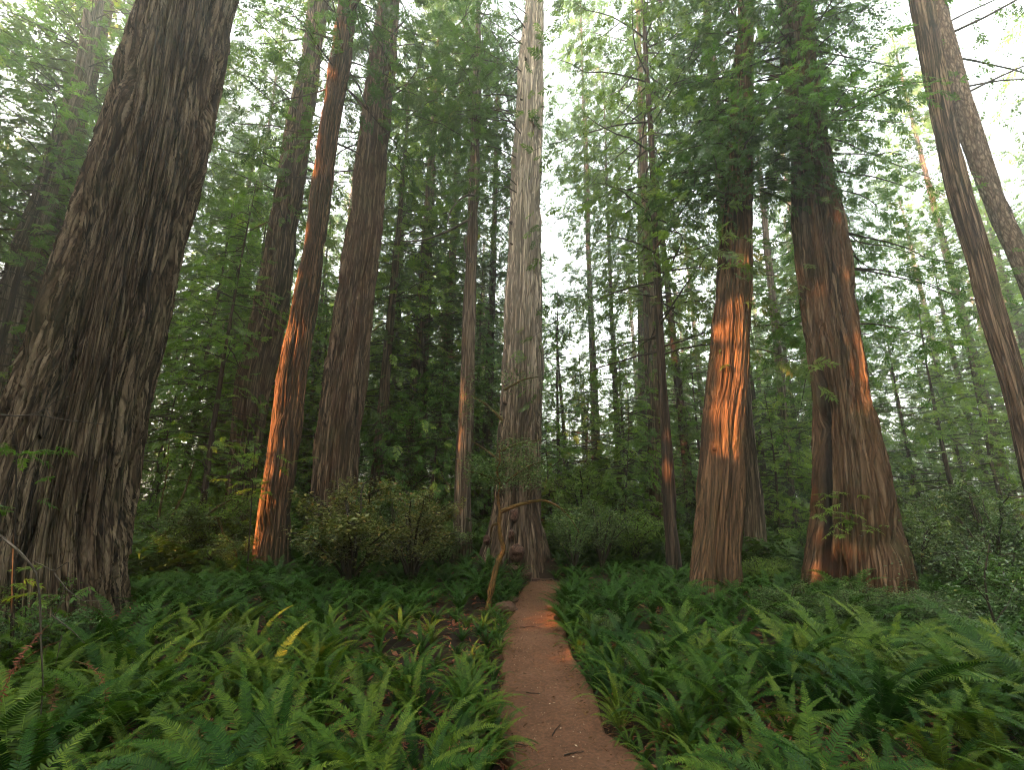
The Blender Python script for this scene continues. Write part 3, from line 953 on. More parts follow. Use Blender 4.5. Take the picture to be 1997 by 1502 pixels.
# ------------------------------------------------------------------ screening conifers behind the named trunks
screen = [
    # px, base py, r, H, zlo, n, length, leaf, dens, size, bark, label
    (392, 1112, .10, 12.0, 1.2, 80, 2.0, "bright_leaf", 22, .34, "bark_dark", "bright green young hemlock beside the right edge of the huge left trunk"),
    (330, 1085, .12, 13.5, 2.0, 85, 2.4, "bright_leaf", 18, .38, "bark_dark", "tall green hemlock half hidden by the huge left trunk"),
    (440, 1072, .14, 15.0, 2.0, 95, 2.6, "bright_leaf", 16, .42, "bark_dark", "leafy hemlock in front of the brown redwood left of the orange trunk"),
    (380, 1045, .2, 24, 3.0, 170, 3.3, "redwood_leaf", 15, .50, "bark_brown", "dark leafy conifer deep between the huge left trunk and the orange one"),
    (590, 1052, .2, 16, 1.5, 90, 2.6, "redwood_leaf", 15, .46, "bark_brown", "dark green conifer filling the gap right of the orange trunk"),
    (800, 1062, .32, 31, 3.5, 260, 3.6, "redwood_leaf", 18, .50, "bark_brown", "large dense redwood whose crown fills the space left of the thin grey trunk"),
    (866, 1050, .34, 32, 4.0, 260, 3.5, "redwood_leaf", 18, .50, "bark_red", "dense redwood with reddish stem directly behind the thin grey trunk"),
    (745, 1040, .30, 29, 6.0, 170, 3.6, "redwood_leaf", 15, .52, "bark_dark", "hazy redwood with black stem right of the dark grooved trunk"),
    (950, 1062, .26, 26, 2.5, 200, 2.9, "redwood_leaf", 18, .48, "bark_dark", "dense conifer packed against the left side of the pale giant"),
    (1100, 1050, .16, 11, 1.0, 80, 2.2, "redwood_leaf", 15, .44, "bark_dark", "low bushy conifer just right of the pale giant's trunk"),
    (1225, 1045, .2, 27, 2.0, 190, 2.8, "redwood_leaf", 13, .48, "bark_dark", "feathery conifer behind the thin dark curving trunk, left side"),
    (1350, 1062, .22, 28, 2.0, 220, 2.9, "redwood_leaf", 15, .46, "bark_dark", "dark conifer filling the gap left of the orange patched redwood"),
    (1510, 1055, .2, 26, 1.5, 190, 2.7, "redwood_leaf", 14, .46, "bark_dark", "conifer screening the gap before the hollow footed redwood"),
    (1745, 1052, .16, 20, 1.5, 120, 2.5, "redwood_leaf", 16, .48, "bark_dark", "airy dark conifer right of the hollow footed redwood"),
    (1790, 1032, .14, 14, 1.2, 70, 2.3, "bright_leaf", 11, .48, "bark_dark", "slim bright conifer with bare lower stem in the misty right clearing"),
    (1866, 1028, .12, 10, 1.0, 60, 2.0, "bright_leaf", 11, .46, "bark_dark", "young spindly conifer with level twigs in the misty right clearing"),
    (60, 1042, .34, 32, 8.0, 300, 4.2, "bright_leaf", 19, .55, "bark_grey", "tall hazy conifer at the top left edge, left of the grey leaning redwood"),
    (250, 1040, .3, 31, 10.0, 260, 3.9, "redwood_leaf", 18, .55, "bark_brown", "hazy conifer whose crown shows right behind the huge left trunk"),
    (400, 1038, .3, 34, 8.0, 230, 3.8, "redwood_leaf", 15, .55, "bark_brown", "tall redwood filling the sky gap between the huge left trunk and the brown straight one"),
    (1180, 1040, .24, 38, 21.0, 150, 3.6, "redwood_leaf", 16, .55, "bark_dark", "very tall conifer with its crown hanging over the gap right of the pale giant"),
    (1730, 1045, .22, 31, 9.5, 220, 3.1, "redwood_leaf", 16, .50, "bark_brown", "tall airy redwood between the hollow trunk and the leaning pair"),
    (1985, 1045, .3, 30, 5.0, 270, 3.8, "bright_leaf", 18, .55, "bark_brown", "broad hazy conifer closing the right edge beyond the scaly trunk"),
    (755, 1092, .05, 5.0, .6, 70, 1.7, "bright_leaf", 20, .34, "bark_dark", "leafy understory sapling behind the rhododendrons, left one"),
    (840, 1085, .06, 6.5, .8, 80, 1.9, "bright_leaf", 19, .36, "bark_dark", "leafy understory sapling directly left of the thin grey trunk"),
    (605, 1085, .06, 6.0, .7, 80, 1.9, "bright_leaf", 19, .36, "bark_dark", "leafy sapling between the orange lit and dark grooved trunks"),
    (300, 1100, .06, 6.5, .6, 80, 2.0, "bright_leaf", 19, .36, "bark_dark", "leafy sapling peeping out from behind the huge left trunk"),
    (490, 1078, .07, 8.0, .8, 90, 2.2, "bright_leaf", 18, .38, "bark_dark", "tall leafy sapling behind the orange lit trunk's left side"),
    (1085, 1092, .05, 4.6, .5, 70, 1.6, "bright_leaf", 20, .34, "bark_dark", "leafy sapling touching the right side of the pale giant"),
    (1165, 1078, .06, 6.0, .6, 80, 1.9, "bright_leaf", 19, .36, "bark_dark", "leafy sapling in front of the slender pole-like conifer"),
    (1230, 1088, .05, 5.0, .6, 70, 1.7, "bright_leaf", 20, .34, "bark_dark", "leafy sapling left of the thin dark curving trunk"),
    (1520, 1085, .06, 5.6, .6, 75, 1.8, "bright_leaf", 19, .36, "bark_dark", "leafy sapling in the gap beside the slim pale brown trunk"),
    (1950, 1042, .25, 15, 2.0, 80, 2.8, "bright_leaf", 12, .5, "bark_brown", "green conifer at the misty right edge behind the leaning trunk"),
]
for k, (px, py, rad, H, zlo, n, ln, leaf, dens, size, bark, label) in enumerate(screen):
    p = on_ground(px, py)
    class _S:
        pass
    t = Trunk.__new__(Trunk)
    t.Y, t.H, t.z_seen = p[1], H, H * 0.6
    t.zz = np.linspace(-0.4, H, 300)
    r0 = rb(200 + k)
    t.xc = p[0] + 0.25 * np.sin(t.zz / H * 2.2 + r0.uniform(0, 6)) - 0.25 * math.sin(0)
    t.rr = rad * (1 - 0.85 * np.clip(t.zz / H, 0, 1)) * (1 + 0.5 * np.exp(-np.maximum(t.zz, 0) / 0.7))
    make_tree("conifer_tree", "conifer", label, t, bark, 300 + k, dict(nseg=48, dz=0.12, amp=0.6, vis=H),
              dict(branches=radial_branches(rb(400 + k), zlo, H - 0.2, n, lambda z: ln * min(1.0, 0.25 + 1.3 * (H - z) / H)), dens=dens, size=size, temps=MEDIUM,
                   droop=(0.05, 0.45), flat=0.36), leaf=leaf)

# ------------------------------------------------------------------ forest behind: individual trees copied from a few grown ones


def proto_tree(seed, H, rad, zlo, n, ln, dens, size, leaf, bark, temps):
    t = Trunk.__new__(Trunk)
    t.Y, t.H, t.z_seen = 0.0, H, H
    t.zz = np.linspace(-0.4, H, 300)
    r0 = rb(seed)
    t.xc = 0.2 * np.sin(t.zz / H * 2.5 + r0.uniform(0, 6))
    t.xc = t.xc - t.xc[3]
    t.rr = rad * (1 - 0.8 * np.clip(t.zz / H, 0, 1)) * (1 + 0.55 * np.exp(-np.maximum(t.zz, 0) / 1.0))
    root = empty("redwood_tree")
    obj("trunk", t.mesh("trunk", M[bark], seed, nseg=56, dz=0.22, amp=0.9), root)
    V, Q, rn, limbs = crown_parts(rb(seed + 1), t.axis, radial_branches(rb(seed + 2), zlo, H - 0.2, n, lambda z: ln * min(1.0, 0.2 + 1.5 * (H - z) / H)), dens, size, temps, width=0.36, clear=False)
    obj("crown", mesh("crown", V, [Q], (M[leaf],), {"rnd": rn}), root)
    obj("branches", limbs.mesh("branches", M["limb"]), root)
    return root


protos = [
    proto_tree(601, 31, .62, 8, 115, 4.2, 8.5, .75, "redwood_leaf", "bark_brown", COARSE),
    proto_tree(611, 27, .48, 5, 115, 3.8, 8.5, .72, "redwood_leaf", "bark_grey", COARSE),
    proto_tree(621, 34, .75, 11, 115, 4.4, 8.5, .80, "redwood_leaf", "bark_red", COARSE),
    proto_tree(631, 22, .30, 3, 100, 3.2, 9, .60, "bright_leaf", "bark_brown", MEDIUM),
    proto_tree(641, 15, .18, 1.2, 80, 2.7, 11, .50, "bright_leaf", "bark_dark", MEDIUM),
    proto_tree(651, 9, .11, 0.7, 60, 2.2, 13, .40, "bright_leaf", "bark_dark", MEDIUM),
    proto_tree(661, 24, .34, 4, 90, 3.4, 6, .70, "yellow_leaf", "bark_red", COARSE),
]
used = set()


def plant(k, x, y, s, label, group, rz):
    src = protos[k]
    o = src if k not in used else copy_tree(src)
    used.add(k)
    o.location = (x, y, float(ground_z(x, y)) - 0.05)
    o.rotation_euler = (0, 0, rz)
    o.scale = (s, s, s)
    tag(o, label, "conifer", group)


def azone(px):
    if px < 330:
        return "left"
    if px < 720:
        return "gap"
    if px < 1080:
        return "mid"
    if px < 1500:
        return "midright"
    return "right"


ZL = {"left": ("hazy background conifer standing beyond the huge left trunk", "background conifers beyond the huge left trunk"),
      "gap": ("background conifer seen between the huge left trunk and the dark grooved one", "background conifers between the left trunks"),
      "mid": ("misty background redwood behind the thin grey trunk and the pale giant", "background redwoods behind the pale giant"),
      "midright": ("misty background redwood between the pale giant and the hollow footed redwood", "background redwoods right of the pale giant"),
      "right": ("sunlit hazy background conifer beyond the hollow footed redwood", "background conifers in the misty right clearing")}
r = rb(900)
placed = []
tries = 0
cnt = 0
while cnt < 230 and tries < 14000:
    tries += 1
    az = r.uniform(-60, 60)
    d = 17 + 75 * r.random() ** 1.5
    x, y = d * math.sin(R(az)), d * math.cos(R(az))
    if y < 15.5 or any((x - a) ** 2 + (y - b) ** 2 < c * c for a, b, c in placed):
        continue
    px = 998.5 + FPX * x / (y * CP)
    open_sky = (1060 < px < 1215) or (1690 < px < 1960) or (600 < px < 640)
    if cnt >= 135:
        k = 5 if open_sky else r.choice([4, 4, 5, 3])
    elif d < 26:
        k = 5 if open_sky else r.choice([3, 4, 5, 5])
    elif open_sky:
        k = r.choice([4, 5, 5, 6] if px > 1600 and d > 40 else [4, 5, 5])
    else:
        if d < 40:
            k = r.choice([4, 5, 3, 4] if 560 < px < 700 or px > 1690 else [3, 4, 1, 5, 0, 2])
        else:
            k = r.choice([0, 1, 2, 3, 3, 6] if az > 10 else [0, 1, 2, 3, 0])
    placed.append((x, y, 1.7 if k >= 4 else 2.8))
    zone = azone(px)
    lab, grp = ZL[zone]
    plant(int(k), x, y, r.uniform(0.85, 1.2), lab, grp, r.uniform(0, 6.28))
    cnt += 1

# ------------------------------------------------------------------ unseen trees added sunward to block the sun, cut open for lit places
shade_n = 0
perp = np.array([-SDIR[1], SDIR[0], 0.0]) / math.hypot(SDIR[0], SDIR[1])
perp = -perp
sh = np.array([SDIR[0], SDIR[1], 0]) / math.hypot(SDIR[0], SDIR[1])
for row, (dist, ts) in enumerate(((17, np.arange(-8, 27, 3.6)), (21, np.arange(-9, 30, 3.6)), (25, np.arange(-8, 32, 4.2)))):
    for i, tt in enumerate(ts):
        c = sh * dist + perp * (tt + (row % 2) * 1.8)
        if abs(math.degrees(math.atan2(c[0], c[1]))) < 66 and np.hypot(c[0], c[1]) < 60:
            continue
        rr = rb(1000 + row * 50 + i)
        for _ in range(30):       # the trunk stands beside the lit gaps, not in them
            if all(abs((p - c) @ perp) > min(g, 0.4) + 0.25 for p, g in GAPS):
                break
            c = c + perp * 0.22
        H = rr.uniform(24, 29)
        t = Trunk.__new__(Trunk)
        t.Y, t.H, t.z_seen = c[1], H, H
        t.zz = np.linspace(-0.4, H, 100)
        t.xc = np.full(100, c[0])
        t.rr = 0.22 * (1 - 0.8 * np.clip(t.zz / H, 0, 1))
        b = t.base()
        root = empty("redwood_tree", b)
        tag(root, "unseen redwood added on the sunward side to shade the trail", "redwood", "redwoods shading the trail from outside the view")
        n = 1500
        z = rr.uniform(0.0, H, n)
        ra = 2.9 * np.sqrt(rr.random(n)) * np.clip(0.35 + 1.4 * (H - z) / H, 0, 1)
        a = rr.uniform(0, 2 * math.pi, n)
        O = np.stack([c[0] + ra * np.cos(a), c[1] + ra * np.sin(a), z], 1)
        D = np.stack([np.cos(a), np.sin(a), rr.normal(-0.2, 0.3, n)], 1) + rr.normal(0, 0.4, (n, 3))
        U = np.tile([0, 0, 1.0], (n, 1)) + rr.normal(0, 0.7, (n, 3))
        nk = int(n * 0.84)
        SS = rr.uniform(1.0, 1.7, n)
        V, Q, rn = sprays(O[:nk], D[:nk], U[:nk], SS[:nk], HUGE, rr, 0.06)
        V2, Q2, rn2 = sprays(O[nk:], D[nk:], U[nk:], SS[nk:] * 0.6, HUGE, rr, -0.1)      # a few twigs cross the gaps and break the light up
        Q = np.concatenate([Q, Q2 + len(V)]); V = np.concatenate([V, V2]); rn = np.concatenate([rn, rn2])
        obj("crown", mesh("crown", V - b, [Q], (M["redwood_leaf"],), {"rnd": rn}), root)
        zt = np.linspace(-0.4, H, 30)
        P = np.stack([np.full(30, c[0]), np.full(30, c[1]), zt], 1)
        a_ = Acc(); a_.add(*tube(P, 0.2 * (1 - 0.8 * np.clip(zt / H, 0, 1)), 10))
        obj("trunk", a_.mesh("trunk", M["bark_brown"], off=b), root)

ring = []
RING = True  # unseen trees added round the viewer so light falls mostly from above
for row, rad0 in enumerate((20.0,) if RING else ()):
    for deg in np.arange(76, 76 + 116, 14):
        ring.append((rad0 * math.sin(R(deg + row * 6)), rad0 * math.cos(R(deg + row * 6))))
shade_src = [o for o in bpy.data.objects if o.get("group") == "redwoods shading the trail from outside the view"]
for i, (x, y) in enumerate(ring):
    o = copy_tree(shade_src[i % len(shade_src)])
    o.location = (x, y, 0)
    o.rotation_euler = (0, 0, i * 1.3)
    o["label"] = "unseen tall redwood added behind and right of the viewer to block low sky light"
    o["group"] = "unseen redwoods added behind the viewer"

# ------------------------------------------------------------------ ferns


def frond(seed, L=1.0, wmax=0.095, phi0=20, phi1=95, npin=34, mat="fern", dead=False, wcap=0.0072):
    r = np.random.default_rng(seed)
    n = 26
    s = np.linspace(0, 1, n)
    phi = np.radians(phi0 + (phi1 - phi0) * s ** 1.5)
    ds = L / (n - 1)
    x = np.concatenate([[0], np.cumsum(np.sin(phi[:-1]) * ds)])
    z = np.concatenate([[0], np.cumsum(np.cos(phi[:-1]) * ds)])
    yb = r.normal(0, 0.10) * L * s ** 2
    P = np.stack([x, yb, z], 1)
    V, Q, bc = tube(P, np.linspace(0.0045, 0.0012, n), 4)
    acc = Acc()
    acc.add(V, Q, np.full(len(V), 0.75 if not dead else 0.2))
    tan = np.gradient(P, axis=0)
    tan /= np.linalg.norm(tan, axis=1, keepdims=True)
    roll = r.normal(0, 0.25)
    sp = np.linspace(0.13, 0.99, npin)
    shape = np.interp(sp, [0.1, 0.22, 0.42, 0.7, 0.9, 1.0], [0.62, 0.85, 1.0, 0.78, 0.38, 0.08])
    vs, qs, ts, at = [], [], [], []
    spc = L * 0.86 / npin
    k = 0
    for i, si in enumerate(sp):
        p = np.array([np.interp(si, s, P[:, c]) for c in range(3)])
        t = np.array([np.interp(si, s, tan[:, c]) for c in range(3)])
        t /= np.linalg.norm(t)
        sd = np.cross([0, 0, 1.0], t) if abs(t[2]) < 0.98 else np.array([0, 1.0, 0])
        sd = np.array([0, 1.0, 0]) - t * t[1]
        sd /= np.linalg.norm(sd)
        up = np.cross(t, sd)
        up = -up if up[2] < 0 or (abs(up[2]) < 0.2 and up[0] > 0) else up
        for sg in (-1, 1):
            l = wmax * shape[i] * r.uniform(0.88, 1.08)
            if dead:
                l *= r.uniform(0.4, 1.0)
            if r.random() < (0.02 if not dead else 0.2):
                continue
            a = R(8 + 26 * si + r.normal(0, 4 if not dead else 25))
            d = sd * sg * math.cos(a) + t * math.sin(a)
            d = d + up * (0.18 + roll * sg + r.normal(0, 0.06 if not dead else 0.5))
            d /= np.linalg.norm(d)
            w = min(spc * 0.46, wcap) * (0.6 + 0.4 * shape[i])
            e = t * w
            dr = -up * l * (0.16 if not dead else r.uniform(-0.3, 0.6))
            m = p + d * l * 0.55
            vs += [p - e * 0.8, m - e, m + e * 0.9, p + e * 0.8, p + d * l + dr + t * l * 0.06]
            qs.append([k, k + 1, k + 2, k + 3])
            ts.append([k + 1, k + 4, k + 2])
            at += [np.clip(r.normal(0.45, 0.12) + 0.22 * si, 0, 1)] * 5
            k += 5
    acc.add(np.array(vs), np.array(qs), np.array(at), np.array(ts))
    return acc


FR = []
for i in range(14):
    r0 = rb(2000 + i)
    FR.append(frond(2100 + i, 1.0, r0.uniform(0.058, 0.086), r0.uniform(8, 36), r0.uniform(80, 132), int(r0.integers(50, 60))))
FM = [f.mesh("frond", M["fern"], "rnd", smooth=False) for f in FR]
FMY = [FR[i].mesh("frond", M["yellow_leaf"], "rnd", smooth=False) for i in (1, 4, 8)]
FRD = [frond(2300 + i, 0.9, 0.065, rb(i).uniform(28, 60), rb(i + 9).uniform(120, 165), 34, dead=True) for i in range(5)]
FMD = [f.mesh("dead_frond", M["fern_dead"], "rnd", smooth=False) for f in FRD]


def fern_fronds(r, n):
    out = []
    for i in range(n):
        a = 2 * math.pi * (i + r.uniform(-0.35, 0.35)) / n
        out.append((int(r.integers(0, len(FM))), a, r.normal(0, 0.14), r.uniform(0.62, 1.08)))
    return out


def merged_fern(seed, n=17, nd=2):
    r = rb(seed)
    vs, qs, ts, at = [], [], [], []
    acc = Acc()
    for k, a, tilt, s in fern_fronds(r, n):
        f = FR[k]
        for V, A in zip(f.V, f.A):
            pass
        V = np.concatenate(f.V) * s
        A = np.concatenate(f.A)
        ct, st = math.cos(tilt), math.sin(tilt)
        V = np.stack([V[:, 0] * ct + V[:, 2] * st, V[:, 1], -V[:, 0] * st + V[:, 2] * ct], 1)
        ca, sa = math.cos(a), math.sin(a)
        V = np.stack([V[:, 0] * ca - V[:, 1] * sa, V[:, 0] * sa + V[:, 1] * ca, V[:, 2]], 1)
        acc.add(V, np.concatenate(f.Q), np.clip(A + r.normal(0, 0.08), 0, 1), np.concatenate(f.T))
    return acc


LOWRES = [frond(2700 + i, 1.0, 0.085, rb(i).uniform(10, 34), rb(i + 3).uniform(85, 125), 20, wcap=0.018) for i in range(6)]


MERGED = [merged_fern(2500 + i, int(rb(i).integers(13, 20))).mesh("fronds", M["fern"], "rnd", smooth=False) for i in range(8)]

TRUNKS_XY = [(t.base()[0], t.Y, t.axis(0.1)[2]) for t in (T1, T2, T3, T4, T5, T6, T8, T9, T10, T10b, T11, T12, T13)]


def free(x, y, m=0.15):
    return all((x - a) ** 2 + (y - b) ** 2 > (c + m) ** 2 for a, b, c in TRUNKS_XY)


r = rb(3000)
cand = []
tries = 0
while tries < 90000 and len(cand) < 1900:
    tries += 1
    y = 1.3 + 13.5 * r.random() ** 0.8
    x = r.uniform(-1.28, 1.28) * (y + 1.0)
    dp = float(path_dist(np.array(x), np.array(y)))
    if dp < 0.07 or not free(x, y):
        continue
    if y < 2.6 and abs(x) < 1.5:
        continue
    mind = (0.34 if y < 5.5 else 0.40) if dp > 0.4 else 0.20
    if any((x - a) ** 2 + (y - b) ** 2 < mind * mind for a, b, *_ in cand):
        continue
    # dark low shrubs own these patches
    px, py, _ = to_px((x, y, 0.3))
    if 1490 < px < 2050 and 1185 < py < 1285 and r.random() < 0.8:
        continue
    cand.append((x, y, dp))
print("ferns", len(cand))
cand.sort(key=lambda c: c[0] ** 2 + c[1] ** 2)


def fern_zone(x, y):
    px, py, _ = to_px((x, y, 0.4))
    side = "left" if x < float(np.interp(y, _py, _pc)) else "right"
    dp = float(path_dist(np.array(x), np.array(y)))
    if dp < 0.75:
        if y > 7:
            return ("small dark sword fern edging the far end of the trail, %s side" % side, "ferns edging the far trail on the %s" % side)
        return ("arching sword fern leaning over the %s edge of the near trail" % side, "ferns along the near %s edge of the trail" % side)
    if side == "left":
        if px < 330:
            return ("shaded sword fern mixed with dead brown fronds below the huge left trunk", "ferns below the huge left trunk")
        if y > 7:
            return ("sword fern massed in front of the orange lit trunk and rhododendron", "ferns before the orange lit trunk")
        return ("large bright sword fern in the open bed between huge trunk and trail", "ferns in the near left bed")
    if px > 1480 and y > 6:
        return ("sword fern scattered around the dark low shrubs before the hollow trunk", "ferns near the hollow footed redwood")
    if y > 7:
        return ("fine textured sword fern massed before the orange patched redwood", "ferns before the orange patched redwood")
    return ("large upright sword fern in the near bed right of the trail", "ferns in the near right bed")


def fern_size(x, y, dp, r):
    s = r.uniform(0.6, 1.05) * (0.72 + 0.6 * float(GN[1](np.array(x / 64 / 1.3 + 0.6), np.array(y / 1.3 + 11))))
    if dp < 0.55:
        s *= 0.52 + 0.8 * dp
    s *= float(np.interp(y, [4.0, 7.5, 12.0], [1.0, 0.86, 0.86]))
    return s


N_PART, N_IND = 110, 294
spare = []
PATH_RAYS = [p for p, g in GAPS if p[2] < 0.05]


def fern_limit(x, y):
    lim = 9.0
    for p in PATH_RAYS:
        w = np.array([x, y, 0.0]) - p
        t = (w[0] * SDIR[0] + w[1] * SDIR[1]) / math.cos(R(SUN_EL))
        d = abs(w @ perp0)
        if 0 < t < 5 and d < 0.7:
            lim = min(lim, max(0.34, (t * math.tan(R(SUN_EL)) - 0.02) / 0.80 + max(0, d - 0.4)))
    return lim


perp0 = np.array([-SDIR[1], SDIR[0], 0.0]) / math.hypot(SDIR[0], SDIR[1])
for i, (x, y, dp) in enumerate(cand):
    s = min(fern_size(x, y, dp, r), fern_limit(x, y))
    z = float(ground_z(x, y)) - 0.02
    rz = r.uniform(0, 6.28)
    if i < N_PART:
        e = empty("sword_fern", (x, y, z), rz)
        e.scale = (s, s, s)
        tilt0 = r.normal(0, 0.06)
        dim = to_px((x, y, 0.3))[0] < 330
        for k, a, tl, fs in fern_fronds(r, int(r.integers(8, 13) if dim else r.integers(14, 21))):
            f = obj("frond", FMY[k % 3] if r.random() < 0.0 else FM[k], e)
            f.rotation_euler = (r.normal(0, 0.12), tl, a)
            f.scale = (fs, fs, fs)
        pxx = to_px((x, y, 0.3))[0]
        for _ in range(0 if y < 3.3 else int(r.integers(5, 9)) if pxx < 380 else int(r.integers(2, 6))):
            f = obj("dead_frond", FMD[int(r.integers(0, 5))], e)
            f.rotation_euler = (0, r.normal(0.1, 0.1), r.uniform(0, 6.28))
            fs = r.uniform(0.75, 1.1)
            f.scale = (fs, fs, fs)
        lab, grp = fern_zone(x, y)
        tag(e, lab, "fern", grp)
    elif i < N_IND:
        e = obj("sword_fern", MERGED[int(r.integers(0, 8))])
        e.location = (x, y, z); e.rotation_euler = (r.normal(0, 0.05), r.normal(0, 0.05), rz); e.scale = (s, s, s)
        lab, grp = fern_zone(x, y)
        tag(e, lab, "fern", grp)
    else:
        spare.append((x, y, z, rz, s))

facc = Acc()
rs = rb(3400)
for (x, y, z, rz, s) in spare:
    for k in range(15):
        f = LOWRES[int(rs.integers(0, 6))]
        V = np.concatenate(f.V) * s * rs.uniform(0.65, 1.05)
        a = 2 * math.pi * (k + rs.uniform(-.4, .4)) / 15
        ca, sa = math.cos(a), math.sin(a)
        V = np.stack([V[:, 0] * ca - V[:, 1] * sa + x, V[:, 0] * sa + V[:, 1] * ca + y, V[:, 2] + z], 1)
        facc.add(V, np.concatenate(f.Q), np.clip(np.concatenate(f.A) + rs.normal(0, 0.1), 0, 1), np.concatenate(f.T))
if spare:
    tag(obj("distant_ferns", facc.mesh("distant_ferns", M["fern"], "rnd", smooth=False)), "far fringe of small sword ferns running together under the trunks", "ferns", kind="stuff")

# specimen ferns placed by the huge trunk
for (px, py, h, n, label) in ((208, 1400, 1.25, 7, "tall upright fern with a few bright stiff fronds before the huge left trunk"), (285, 1440, 1.05, 6, "second upright fern with a brown stalk, right of the tallest one by the huge trunk")):
    p = on_ground(px, py)
    e = empty("sword_fern", (p[0], p[1], 0.0), 0.4)
    tag(e, label, "fern")
    for i in range(n):
        f = obj("frond", FM[(i * 3 + 1) % len(FM)], e)
        f.rotation_euler = (r.normal(0, 0.1), r.normal(-0.22, 0.1), i * 6.28 / n + r.normal(0, 0.2))
        fs = h * r.uniform(0.85, 1.05)
        f.scale = (fs, fs, fs)

# ferns past the counted ones and the ground cover of the far floor: one mass
acc = Acc()
rg_ = rb(3300)
n = 9000
az = rg_.uniform(-0.95, 0.95, n)
d = 12.8 + 58 * rg_.random(n) ** 1.6
O = np.stack([d * np.sin(az), d * np.cos(az), np.zeros(n)], 1)
O[:, 2] = ground_z(O[:, 0], O[:, 1]) + rg_.random(n) ** 1.5 * 0.8
ok = (path_dist(O[:, 0], O[:, 1]) > 0.3) & np.array([free(a, b, 0.05) for a, b in O[:, :2]])
O = O[ok]
n = len(O)
a = rg_.uniform(0, 6.28, n)
D = np.stack([np.cos(a), np.sin(a), rg_.uniform(0.1, 0.9, n)], 1)
U = np.tile([0, 0, 1.0], (n, 1)) + rg_.normal(0, 0.2, (n, 3))
S = rg_.uniform(0.4, 0.8, n) * (1 + d[ok] * 0.012)
V, Q, rn = sprays(O, D, U, S, MEDIUM, rg_)
tag(obj("undergrowth", mesh("undergrowth", V, [Q], (M["fern"],), {"rnd": rn})), "mass of low green ground cover under the far trees", "undergrowth", kind="stuff")

# ------------------------------------------------------------------ shrubs


def shrub(seed, h, spread, nstem, nleaf, leaf_len, leaf="shrub_leaf", stem="limb", flat=0.6, dens_top=1.0):
    r = rb(seed)
    root = empty("shrub")
    st = Acc()
    tips = []
    for i in range(nstem):
        a = r.uniform(0, 6.28)
        out = spread * r.uniform(0.25, 0.9)
        hh = h * r.uniform(0.55, 1.0)
        q = np.linspace(0, 1, 8)
        P = np.stack([np.cos(a) * out * q ** 1.4 + r.normal(0, 0.03, 8) * q, np.sin(a) * out * q ** 1.4 + r.normal(0, 0.03, 8) * q, hh * np.sin(q * 1.45)], 1)
        P[0, 2] = -0.1
        st.add(*tube(P, np.linspace(0.022, 0.006, 8) * (0.6 + 0.4 * h), 5))
        for k in range(7):
            qb = r.uniform(0.4, 0.98)
            p0 = np.array([np.interp(qb, q, P[:, c]) for c in range(3)])
            b = a + r.uniform(-1.6, 1.6)
            ln = r.uniform(0.25, 0.6) * spread * 0.6
            PP = p0 + np.outer(np.linspace(0, 1, 5), np.array([math.cos(b) * ln, math.sin(b) * ln, r.uniform(-0.05, 0.4) * ln])) + r.normal(0, 0.012, (5, 3))
            PP[0] = p0
            st.add(*tube(PP, np.linspace(0.007, 0.003, 5), 4))
            tips.append(PP)
    tips = np.array(tips)
    nt = len(tips)
    which = r.integers(0, nt, nleaf)
    f = r.random(nleaf) ** 0.6
    idx = f * 4
    i0 = np.minimum(idx.astype(int), 3)
    fr = (idx - i0)[:, None]
    O = tips[which, i0] * (1 - fr) + tips[which, i0 + 1] * fr + r.normal(0, 0.055 * (0.5 + spread * 0.5), (nleaf, 3))
    a = r.uniform(0, 6.28, nleaf)
    D = np.stack([np.cos(a), np.sin(a), r.normal(0.15, 0.35, nleaf)], 1)
    D /= np.linalg.norm(D, axis=1, keepdims=True)
    U = np.tile([0, 0, 1.0], (nleaf, 1)) + r.normal(0, flat, (nleaf, 3))
    Y = np.cross(U, D)
    Y /= np.linalg.norm(Y, axis=1, keepdims=True)
    Z = np.cross(D, Y)
    L = (leaf_len * r.uniform(0.6, 1.25, nleaf))[:, None]
    W = L * 0.21
    # folded leaf: six points, two quads sharing the midrib
    A0 = O; A1 = O + D * L * 0.45 + Y * W + Z * L * 0.10; A2 = O + D * L - Z * L * 0.12; A3 = O + D * L * 0.45 - Y * W + Z * L * 0.10; Mi = O + D * L * 0.5
    V = np.stack([A0, A1, A2, Mi, A3], 1).reshape(-1, 3)
    b = np.arange(nleaf)[:, None] * 5
    Q = np.concatenate([b + np.array([[0, 3, 2, 1]]), b + np.array([[0, 4, 2, 3]])])
    rn = np.clip(np.repeat(r.normal(0.45, 0.22, nleaf), 5), 0, 1)
    obj("stems", st.mesh("stems", M[stem]), root)
    obj("foliage", mesh("foliage", V, [Q], (M[leaf],), {"rnd": rn}), root)
    return root


SH = {
    "huck": shrub(4001, 1.0, 1.0, 16, 5200, 0.055, "shrub_leaf", flat=0.5),
    "huck2": shrub(4002, 1.3, 0.9, 15, 5200, 0.055, "shrub_leaf", flat=0.5),
    "rhodo": shrub(4003, 1.9, 1.15, 16, 5600, 0.075, "shrub_yellow", flat=0.5),
    "bright": shrub(4004, 1.2, 0.9, 16, 5200, 0.06, "shrub_bright", flat=0.6),
    "green": shrub(4005, 1.7, 1.1, 16, 5600, 0.07, "shrub_leaf", flat=0.6),
    "bright_tall": shrub(4006, 2.2, 1.2, 16, 5600, 0.07, "shrub_bright", flat=0.6),
}
sh_used = set()


